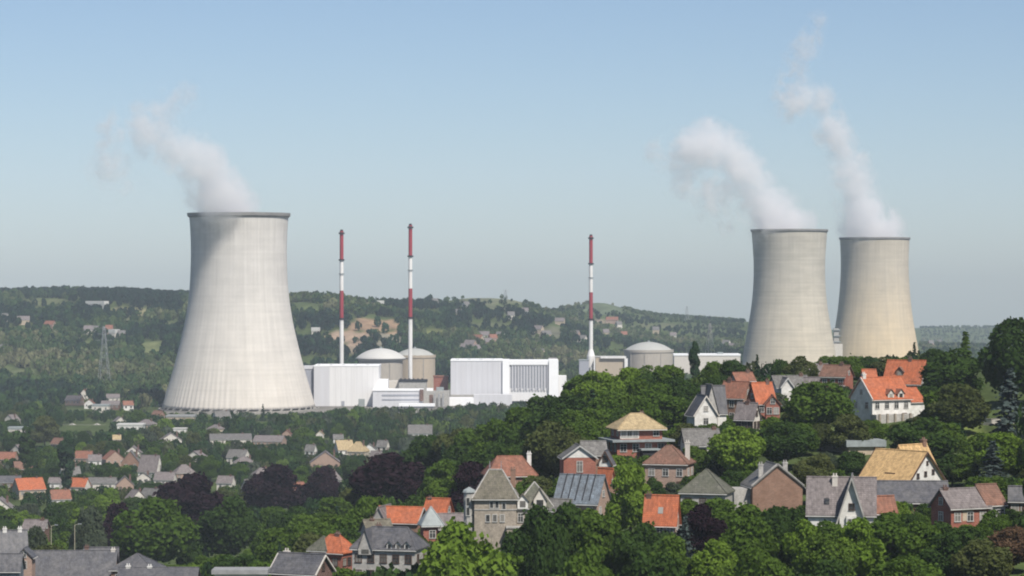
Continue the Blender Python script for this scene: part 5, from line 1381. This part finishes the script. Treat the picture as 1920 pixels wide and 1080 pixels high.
FG = [
 (1026, 978, 84, 408, 'dark', 'dark green foreground tree at the right foot of the bright round tree'),
 (1062, 946, 120, 425, 'dark', "tallest dark foreground tree below the stone mansion's right wing"),
 (1128, 968, 110, 415, 'mid', 'mid green foreground tree below the blue grey striped roof'),
 (1196, 982, 110, 408, 'dark', 'dark foreground tree below the light green loose tree'),
 (1252, 1004, 90, 398, 'mid', 'green foreground tree just below the small orange roofed house'),
 (1345, 1012, 100, 396, 'bright', 'yellow green foreground tree below the hillside purple beech'),
 (1402, 968, 104, 410, 'mid', 'tall green foreground tree under the left side of the big brown gable'),
 (1462, 952, 110, 415, 'dark', 'dark crowned foreground tree under the right side of the big brown gable'),
 (1512, 976, 90, 405, 'bright', "light green foreground tree left of the near white gable's bay"),
 (1556, 1000, 110, 392, 'mid', "foreground tree below the near white gable's bay"),
 (1612, 972, 110, 400, 'bright', "yellow green foreground tree right of the near white gable's bay"),
 (1668, 962, 120, 405, 'mid', 'broad foreground tree between the near white gable and the brick pair'),
 (1728, 978, 110, 400, 'mid', 'green foreground tree left of the red brick and white pair'),
 (1772, 1000, 90, 392, 'dark', 'dark foreground tree below the red brick and white pair'),
 (1840, 1010, 110, 388, 'olive', 'olive foreground tree near the lower right corner'),
 (1100, 1030, 130, 372, 'mid', 'front row green tree at the bottom edge below the tallest dark one'),
 (1228, 1040, 130, 368, 'dark', 'front row dark tree at the bottom edge right of centre'),
 (1420, 1030, 130, 370, 'mid', 'front row tree at the bottom edge under the big brown gable'),
 (1545, 1048, 120, 366, 'dark', 'front row dark tree at the bottom edge under the white bay'),
 (1700, 1040, 130, 368, 'mid', 'front row tree at the bottom edge left of the olive tree'),
]
for px_, top_, w_, Y_, lf_, lb_ in FG: ptree('broad', px_, top_, 1085, w_, Y_, lf_, lb_)

# woods: candidates on a jittered grid, kept where the photograph has trees
LIM = [(-200,940),(0,880),(60,900),(200,930),(300,930),(400,905),(500,880),(650,862),(700,850),(800,812),(900,795),(960,775),(1000,748),(1060,716),(1100,692),(1170,690),(1250,680),(1270,674),(1350,671),(1420,677),(1480,670),(1520,672),(1560,667),(1700,662),(1730,656),(1780,640),(1850,630),(1880,606),(1920,596),(2200,590)]
LIMV = [(-200,744),(0,746),(110,752),(125,766),(290,768),(310,770),(600,770),(640,762),(700,760),(740,760),(800,764),(860,757),(950,752),(1020,740),(1100,720),(2000,700)]
LIMP = [(-200, 985), (0, 985), (180, 985), (200, 940), (420, 930), (560, 952), (640, 965), (700, 945), (760, 900), (900, 880), (1000, 800), (1100, 700), (2200, 560)]
def lim(tab, px): return float(np.interp(px, [t[0] for t in tab], [t[1] for t in tab]))
cand = []
Yc = 335.0
while Yc < 2380:
    sp = 8.6 if Yc < 700 else (9.6 if Yc < 1050 else 11.5)
    x0, x1 = px2x(-140, Yc), px2x(2060, Yc)
    xc = x0
    if 770 < Yc < 970: sp = 7.4
    while xc < x1:
        cand.append((xc + rnd.uniform(-.4, .4) * sp, Yc + rnd.uniform(-.45, .45) * sp, sp)); xc += sp
    Yc += sp * (1.0 if Yc < 1050 else 1.15)
cand.sort(key=lambda c: c[1])
CX = np.array([c[0] for c in cand]); CYY = np.array([c[1] for c in cand]); CZ = terr(CX, CYY)
cover = np.zeros((270, 480), bool)
def ell(px, top, bot, w):
    cy_, ry, rx = (top + bot) / 2, (bot - top) / 2, w / 2
    y0, y1, x0, x1 = int(max(0, top / 4)), int(min(269, bot / 4)), int(max(0, (px - rx) / 4)), int(min(479, (px + rx) / 4))
    if y1 < y0 or x1 < x0: return None
    yy, xx = np.mgrid[y0:y1 + 1, x0:x1 + 1]
    return slice(y0, y1 + 1), slice(x0, x1 + 1), ((xx * 4 + 2 - px) / max(rx, 2)) ** 2 + ((yy * 4 + 2 - cy_) / max(ry, 2)) ** 2 <= 1.0
fixed = sorted([(t[1], 960 + F * t[0] / t[1], HOR + F * (CAMZ - t[4] - t[3]) / t[1], HOR + F * (CAMZ - t[4] - t[3] * .15) / t[1], t[2] * F / t[1]) for t in TREES])
fi = 0
# ground as seen from the camera: nearest line of sight per column, to drop trees behind the ridge
kept = []
colmin = np.full(481, 2000.0)      # highest (smallest) ground row so far per column of 4 px
rowY = 335.0
foot = np.array(FOOT)
for n_, (x, Y, sp) in enumerate(cand):
    while rowY < Y:
        gx = (np.arange(481) * 4 - 960) * rowY / F
        gp = HOR + F * (CAMZ - terr(gx, np.full(481, rowY))) / rowY
        colmin = np.minimum(colmin, gp); rowY += 12.0
    while fi < len(fixed) and fixed[fi][0] < Y:
        e = ell(*fixed[fi][1:]); fi += 1
        if e: cover[e[0], e[1]] |= e[2]
    px = 960 + F * x / Y; z = CZ[n_]
    valley = Y > 1080
    if (np.hypot(foot[:, 0] - x, foot[:, 1] - Y) < foot[:, 2] + 2.0).any(): continue
    if valley and not (px < 340 and Y > 1450) and (rnd.random() > (.84 if Y < 1900 else .9)): continue
    if Y > 2140 and 560 < px < 1300: continue           # works yard
    h = rnd.uniform(8.5, 15.5) if not valley else rnd.uniform(7.5, 15)
    w = h * rnd.uniform(.72, 1.0)
    lm = lim(LIM, px) if not valley else max(lim(LIMV, px), 0)
    if Y < 600: lm = max(lm, lim(LIMP, px))
    lm += rnd.uniform(0, 8)
    gpy = HOR + F * (CAMZ - z) / Y
    if not valley and Y > 700 and px > 780 and h < (gpy - lm) * Y / F < 16: h = (gpy - lm) * Y / F; w = max(w, h * .85)
    top = gpy - h * F / Y
    if top < lm:
        h2 = (gpy - lm) * Y / F
        if h2 < 3.2: continue
        w = min(w * (h2 / h) ** .5, h2 * 1.05); h = h2; top = lm
    wpx = w * F / Y; bot = gpy - h * .15 * F / Y
    ok = True
    for (a, b, c, d, Yp) in PROT:
        if Y < Yp and px + wpx * .46 > a and px - wpx * .46 < b and bot > c and top < d:
            # shrink under the protected part if that leaves a real tree
            h2 = (gpy - d - 1) * Y / F
            if h2 > 3.4 and h2 < h:
                w = min(w, h2 * 1.05); h = h2; top = d + 1; wpx = w * F / Y; bot = gpy - h * .15 * F / Y
            else: ok = False; break
    if not ok: continue
    c0 = int(max(0, min(480, px / 4)))
    if top > colmin[c0] + 2: continue
    if top > 1090 or px < -60 or px > 1980: continue
    e = ell(px, top, bot, wpx * .94)
    if e is None: continue
    vis = e[2] & ~cover[e[0], e[1]]
    if vis.sum() < max(2, .12 * e[2].sum()): continue
    cover[e[0], e[1]] |= e[2]
    patchc = patch_at(px, gpy, Y)
    if patchc and patchc != GRASS: continue
    kept.append((x, Y, w, h, z, px, top, vis.sum()))
print("TREES kept", len(kept))
shrubs = []
Yc = 340.0
sc_ = []
while Yc < 1080:
    sp = 4.2 if Yc < 760 else 5.5
    xc = px2x(-40, Yc)
    while xc < px2x(1960, Yc):
        sc_.append((xc + rnd.uniform(-.45, .45) * sp, Yc + rnd.uniform(-.45, .45) * sp)); xc += sp
    Yc += sp
SX = np.array([c[0] for c in sc_]); SY = np.array([c[1] for c in sc_]); SZ = terr(SX, SY)
for x, Y, z in zip(SX, SY, SZ):
    px = 960 + F * x / Y; gpy = HOR + F * (CAMZ - z) / Y
    if (np.hypot(foot[:, 0] - x, foot[:, 1] - Y) < foot[:, 2] + .4).any(): continue
    if patch_at(px, gpy, Y) and rnd.random() < .93: continue
    h = rnd.uniform(2.6, 6.5); w = h * rnd.uniform(.85, 1.1); ok = True
    for (a, b, c, d, Yp) in PROT:
        if Y < Yp and px + w * F / Y * .46 > a and px - w * F / Y * .46 < b and gpy > c and gpy - h * F / Y < d:
            h = (gpy - d - 1) * Y / F; w = min(w, h * 1.2)
            if h < 1.5: ok = False; break
    if not ok: continue
    top = gpy - h * F / Y
    if top < lim(LIM, px) + 4 or top > 1085: continue
    e = ell(px, top, gpy - .1 * h * F / Y, w * F / Y * .95)
    if e is None: continue
    vis = e[2] & ~cover[e[0], e[1]]
    if vis.sum() < max(3, .3 * e[2].sum()): continue
    if any(abs(q[0] - x) + abs(q[1] - Y) < (q[2] + w) * .3 for q in shrubs[-400:]): continue
    cover[e[0], e[1]] |= e[2]
    shrubs.append((x, Y, w, h, z, px, top, vis.sum()))
print("SHRUBS", len(shrubs))
shrubs.sort(key=lambda q: -q[7])
shrubs = shrubs[:120]
nearshrubs = []
for (hx, hw, htop, heave, hY, hvis, hsmall, hR) in HOUSES:
    s = hY / F; n = 3 if hsmall else max(3, int(hw * s / 3.2))
    if hsmall and hY > 2250: continue
    for q in range(n):
        px = hx + hw * (-.62 + 1.24 * (q + rnd.uniform(.15, .85)) / n); Y = hY - hR - rnd.uniform(1.0, 4.0); x = px2x(px, Y); z = tz(x, Y)
        if (np.hypot(foot[:, 0] - x, foot[:, 1] - Y) < foot[:, 2] - 1.2).any(): continue
        gpy = HOR + F * (CAMZ - z) / Y
        goal = heave + rnd.uniform(.25, .9) * max(4, gpy - heave) if hsmall else hvis - rnd.uniform(0, 10)
        h = (gpy - goal) * Y / F
        if h < 1.4: continue
        h = min(h, 9); w = h * rnd.uniform(.9, 1.25) if h > 3 else rnd.uniform(2.5, 4)
        if hsmall: kept.append((x, Y, w, h, z, px, goal, 30 * h * F / Y / 20))
        else: nearshrubs.append((x, Y, w, h, z, px, goal, 99))
kept.sort(key=lambda t: -t[7])
def region(px, Y):
    if Y < 600 and px > 940: return "in the leafy band below the hillside houses"
    if Y < 760 and px <= 940: return "on the near slope around the lower roofs"
    if Y < 1080 and px > 1270: return "among the houses on the right ridge"
    if Y < 1080 and px > 720: return "in the dense wood sloping down from the ridge"
    if Y < 1080: return "on the lower slope around the purple beeches"
    return "between the valley houses"
TONE = {'mid': "mid green", 'dark': "dark green", 'bright': "yellow green", 'olive': "olive green", 'grey': "grey green"}
NB = 290
rest = []
for i, (x, Y, w, h, z, px, top, v) in enumerate(kept):
    u = rnd.random()
    if Y < 600 and px > 940: leaf = 'mid' if u < .5 else 'dark' if u < .72 else 'bright' if u < .9 else 'olive'
    elif Y < 1080: leaf = 'mid' if u < .48 else 'dark' if u < .84 else 'bright' if u < .91 else 'olive'
    else: leaf = 'dark' if u < .52 else 'mid' if u < .72 else 'olive' if u < .84 else 'grey' if u < .92 else 'bright'
    if i < NB:
        g = region(px, Y); u2 = rnd.random()
        if u2 < .05 and h > 5: tree('conifer', x, Y, w * .55, h, 'conifer', "dark conifer " + g, "dark conifers " + g, zb=z); continue
        if u2 < .08 and h > 5: tree('poplar', x, Y, w * .42, h * 1.03, 'dark', "dark narrow poplar " + g, "narrow poplars " + g, zb=z); continue
        tree('broad', x, Y, w, h, leaf, "%s broadleaf tree %s" % (TONE[leaf], g), "%s trees %s" % (TONE[leaf], g), zb=z)
    else: rest.append((x, Y, w, h, z, leaf))

for (x, Y, w, h, z, px, top, v) in shrubs + nearshrubs[:170]:
    u = rnd.random(); leaf = 'mid' if u < .42 else 'dark' if u < .72 else 'olive' if u < .84 else 'bright' if u < .93 else 'grey'
    g = region(px, Y)
    tree('shrub', x, Y, w, h, leaf, "%s garden shrub %s" % (TONE[leaf], g), "%s shrubs %s" % (TONE[leaf], g), cat="shrub", zb=z - .25 * h)

# the same woods carry on beyond the frame on both sides
Yc = 360.0
while Yc < 2300:
    sp = 11.0 if Yc < 1100 else 15.0
    for a_, b_ in ((-520, -75), (1995, 2620)):
        xc = px2x(a_, Yc)
        while xc < px2x(b_, Yc):
            x, Y = xc + rnd.uniform(-.4, .4) * sp, Yc + rnd.uniform(-.4, .4) * sp; h = rnd.uniform(8, 15)
            if not (np.hypot(foot[:, 0] - x, foot[:, 1] - Y) < foot[:, 2] + 3).any():
                rest.append((x, Y, h * rnd.uniform(.75, 1.0), h, tz(x, Y), rnd.choice(['mid', 'dark', 'dark', 'olive', 'mid', 'grey'])))
            xc += sp
    Yc += sp
# the rest of the valley wood and the woods of the far slopes: one mass each
def wood_templates(n, a, c, z0, nl, size, seed, count=6):
    out = []
    for i in range(count):
        P, d, C, R = crown_points(nl, n, a, c, z0, seed + i, .5, (.36, .6))
        P = fit(P, 2.0, 1.0)
        nor = d * .85 + rand_dirs(len(P)) * .5; nor /= np.linalg.norm(nor, axis=1)[:, None]
        V, Fc = cards(P, nor, nrs.uniform(size * .6, size * 1.3, len(P)))
        out.append((V, Fc))
    return out
def woodmat(name):
    m, nt, nd, lk, bs = _nt(name)
    out = nd["Material Output"]; nd.remove(bs)
    at = nd.new("ShaderNodeAttribute"); at.attribute_name = "tone"
    d = nd.new("ShaderNodeBsdfDiffuse"); t = nd.new("ShaderNodeBsdfTranslucent"); mx = nd.new("ShaderNodeMixShader"); mx.inputs[0].default_value = .15
    lk.new(at.outputs["Color"], d.inputs[0]); lk.new(at.outputs["Color"], t.inputs[0])
    lk.new(d.outputs[0], mx.inputs[1]); lk.new(t.outputs[0], mx.inputs[2]); lk.new(mx.outputs[0], out.inputs["Surface"])
    return m
def mass(name, trees, tmpl, label):
    Vs, Fs, Cs = [], [], []; nb = 0
    for (x, Y, w, h, z, c) in trees:
        V, Fc = tmpl[rnd.randrange(len(tmpl))]
        an = rnd.uniform(0, 6.28); ca, sa = math.cos(an), math.sin(an)
        s = w / 2.0
        Vs.append(np.stack([(V[:, 0] * ca - V[:, 1] * sa) * s + x, (V[:, 0] * sa + V[:, 1] * ca) * s + Y, V[:, 2] * h + z - .3], -1))
        Fs.append(Fc + nb); nb += len(V)
        Cs.append(np.tile(np.array(c) * rnd.uniform(.8, 1.2), (len(V), 1)) * np.repeat(nrs.uniform(.8, 1.2, len(V) // 4), 4)[:, None])
    me = arrays_mesh(name, np.vstack(Vs), np.vstack(Fs), woodmat(name + "_leaves"), np.vstack(Cs))
    tag(link_mesh(name, me), label, "woodland", kind='stuff')
LC = {'mid': (.042, .076, .019), 'dark': (.025, .05, .018), 'bright': (.075, .112, .026), 'olive': (.062, .074, .03), 'grey': (.06, .076, .05)}
if rest:
    mass("valley_wood", [(x, Y, w, h, z, LC[l]) for x, Y, w, h, z, l in rest], wood_templates(420, .84, .36, .56, 12, .1, 500), "mixed green trees massed between and behind the valley houses")
far = []
Yc = 2190.0
HT = [(.012, .03, .017), (.022, .05, .02), (.036, .07, .023), (.06, .092, .032), (.09, .115, .046), (.14, .145, .075)]
farfoot = foot[foot[:, 1] > 2150]
while Yc < 8150:
    if Yc > 5600: px_lo = 1640
    else: px_lo = -480
    sp = 10.5 + max(0, Yc - 2400) / 600
    n = int((px2x(2400, Yc) - px2x(px_lo, Yc)) / sp)
    xs = px2x(px_lo, Yc) + (np.arange(n) + nrs.uniform(-.45, .45, n)) * sp
    ys = Yc + nrs.uniform(-.5, .5, n) * sp
    zs = terr(xs, ys)
    for x, Y, z in zip(xs, ys, zs):
        px = 960 + F * x / Y; gpy = HOR + F * (CAMZ - z) / Y
        if px > 1395 and px < 1725: continue
        if Y < 2620 and px > 310: continue
        if Y < 2480:
            if rnd.random() < .25: continue
            tp = gpy - 9 * F / Y
            if any(px + 9 > a and px - 9 < b and gpy > c_ and tp < d_ and Y < Yp for a, b, c_, d_, Yp in PROT): continue
        if Y < 2900 and 540 < px < 1400 and rnd.random() < .5: continue
        c = patch_at(px, gpy, Y)
        if c and rnd.random() > .04: continue
        if len(farfoot) and (np.hypot(farfoot[:, 0] - x, farfoot[:, 1] - Y) < farfoot[:, 2] + 3).any(): continue
        gap = math.sin(x / 47 + 2 * math.sin(Y / 130)) * math.sin(Y / 83 + x / 210)
        thin = .22 if px < 540 and Y < 3150 else .42
        if gap > 1 - thin * 1.2 and rnd.random() < .8: continue
        if px > 820 and Y > 3300 and rnd.random() < .25: continue
        h = rnd.uniform(6, 13) * (.55 if px > 810 and Y > 3700 else 1.0); w = h * rnd.uniform(.8, 1.25)
        pn = math.sin(x / 90 + 1.7 * math.sin(Y / 210)) + math.sin(Y / 120 + x / 160) + .6 * math.sin(x / 31 - Y / 55)
        t = HT[max(0, min(5, int(2.2 + 1.35 * pn + rnd.gauss(0, .9))))]
        if Y > 3380 and 150 < px < 340: t = HT[0]; h = rnd.uniform(9, 12)
        far.append((x, Y, w, h, z, t))
    Yc += sp
print("FAR", len(far))
mass("hill_wood", far, wood_templates(90, .86, .4, .52, 7, .2, 700), "woods covering the hills beyond the power station")

# ------------------------------------------------------------------ steam and air
def plume(name, puffs, dens, nscale, label, seed):
    """steam: one closed volume; its density swells around the puffs and is frayed by noise"""
    m = bpy.data.materials.new("steam"); m.use_nodes = True
    nt = m.node_tree; nd = nt.nodes; lk = nt.links
    nd.remove(nd["Principled BSDF"]); out = nd["Material Output"]
    tc = nd.new("ShaderNodeTexCoord"); P = tc.outputs["Object"]
    tot = None
    P2 = []
    for i, p in enumerate(puffs):
        P2.append(p)
        if i + 1 < len(puffs):
            q = puffs[i + 1]; dd = math.hypot(p[0] - q[0], p[1] - q[1])
            if dd < 1.1 * (p[2] + q[2]) : P2.append(tuple((u + v) / 2 for u, v in zip(p, q)))
    puffs = P2
    W = [(Vector((px2x(a, y), y, zz(b, y))), r * y / F * (1.0 if w > .9 else 1.12), w if w > .9 else w * .75 + .24) for a, b, r, y, w in puffs]
    o0 = W[0][0].copy()
    for c, r, w in W:
        d = nd.new("ShaderNodeVectorMath"); d.operation = 'DISTANCE'
        lk.new(P, d.inputs[0]); d.inputs[1].default_value = c - o0
        f = _ramp(nd, lk, d.outputs["Value"], r * 0.35, r * 1.3, w, 0.0)
        tot = f if tot is None else _math(nd, lk, 'SMOOTH_MAX', tot, f, 0.12)
    mp = nd.new("ShaderNodeMapping"); mp.inputs["Location"].default_value = (seed * 13.1, seed * 7.7, seed * 3.3)
    lk.new(P, mp.inputs[0])
    nz = nd.new("ShaderNodeTexNoise"); nz.inputs["Scale"].default_value = nscale; nz.inputs["Detail"].default_value = 6; nz.inputs["Roughness"].default_value = 0.66
    nz.inputs["Distortion"].default_value = 0.4
    lk.new(mp.outputs[0], nz.inputs["Vector"])
    fz = nd.new("ShaderNodeTexNoise"); fz.inputs["Scale"].default_value = nscale * 3.1; fz.inputs["Detail"].default_value = 4; fz.inputs["Roughness"].default_value = 0.6
    lk.new(mp.outputs[0], fz.inputs["Vector"])
    mixd = _math(nd, lk, 'ADD', _math(nd, lk, 'MULTIPLY', nz.outputs["Fac"], .62), _math(nd, lk, 'MULTIPLY', fz.outputs["Fac"], .38))
    n = _ramp(nd, lk, mixd, 0.35, 0.66, -0.74, 0.55)
    e = _math(nd, lk, 'ADD', tot, _math(nd, lk, 'MULTIPLY', n, _ramp(nd, lk, tot, 0.0, 0.3)))
    e = _ramp(nd, lk, e, 0.12, 0.75)
    e = _math(nd, lk, 'POWER', e, 1.5)
    pv = nd.new("ShaderNodeVolumePrincipled")
    pv.inputs["Color"].default_value = (1.0, 0.992, 0.997, 1)
    pv.inputs["Anisotropy"].default_value = 0.1
    lk.new(_math(nd, lk, 'MULTIPLY', e, dens), pv.inputs["Density"])
    lk.new(pv.outputs[0], out.inputs["Volume"])
    m.cycles.volume_step_rate = 0.22
    bm = bmesh.new()
    for c, r, w in W:
        bmesh.ops.create_icosphere(bm, subdivisions=1, radius=r * 1.36, matrix=Matrix.Translation(c - o0))
    res = bmesh.ops.convex_hull(bm, input=bm.verts)
    bmesh.ops.delete(bm, geom=[v for v in bm.verts if not v.link_faces], context='VERTS')
    junk = [g for g in res["geom_interior"] if isinstance(g, bmesh.types.BMVert) and g.is_valid]
    bmesh.ops.delete(bm, geom=junk, context='VERTS')
    me = bpy.data.meshes.new(name); bm.to_mesh(me); bm.free(); me.materials.append(m)
    o = link_mesh(name, me, None, o0)
    tag(o, label, "steam plume", "steam plumes")
    return o
Y1 = 2200
plume("steam_plume", [(428,404,62,Y1-4,1.0),(415,385,62,Y1-30,1.0),(398,355,58,Y1-55,.98),(378,318,54,Y1-70,.95),(345,288,50,Y1-80,.88),(318,262,48,Y1-85,.8),(311,232,42,Y1-88,.72),(322,208,40,Y1-88,.74),(338,186,38,Y1-88,.7),(348,172,24,Y1-88,.5),
      (282,250,46,Y1-88,.66),(250,236,44,Y1-90,.6),(214,236,40,Y1-90,.54),(192,240,26,Y1-90,.45),(212,298,36,Y1-90,.5),(194,326,36,Y1-90,.48),(228,348,28,Y1-90,.42)],
      0.052, 0.03, "thin ragged steam drifting up and left from the biggest cooling tower", 1)
plume("steam_plume", [(1468,430,60,Y2,1.0),(1448,400,54,Y2-15,1.0),(1420,365,46,Y2-25,1.0),(1400,325,42,Y2-30,.95),(1372,292,44,Y2-30,.9),(1330,270,44,Y2-30,.85),(1290,280,42,Y2-30,.75),(1275,312,36,Y2-30,.6),(1285,345,30,Y2-30,.45),(1238,285,30,Y2-30,.3),(1340,355,46,Y2-30,.4),(1358,405,42,Y2-25,.4)],
      0.052, 0.028, "thick white steam bending over to the left above the grey beige cooling tower", 2)
plume("steam_plume", [(1636,446,60,Y3,1.0),(1628,415,56,Y3-10,1.0),(1618,385,48,Y3-15,.95),(1600,345,40,Y3-20,.8),(1588,305,36,Y3-20,.75),(1570,268,36,Y3-20,.78),(1554,232,34,Y3-20,.74),(1545,197,31,Y3-20,.74),(1541,174,22,Y3-20,.55),(1482,190,40,Y3-20,.46),(1492,132,34,Y3-20,.48),(1513,82,28,Y3-20,.42),(1532,42,22,Y3-20,.38)],
      0.05, 0.026, "tall narrow steam column rising from the tan cooling tower at the right", 3)

def haze():
    b = MB().box(-3600, 3600, -420, 9020, -125, 450)
    m = bpy.data.materials.new("haze_air"); m.use_nodes = True
    nt = m.node_tree; nt.nodes.remove(nt.nodes["Principled BSDF"])
    pv = nt.nodes.new("ShaderNodeVolumePrincipled")
    pv.inputs["Color"].default_value = (0.74, 0.84, 1.0, 1); pv.inputs["Density"].default_value = HAZE
    pv.inputs["Anisotropy"].default_value = -0.3
    nt.links.new(pv.outputs[0], nt.nodes["Material Output"].inputs["Volume"])
    tag(b.build("haze", m), kind='stuff')
HAZE = 0.00005
haze()
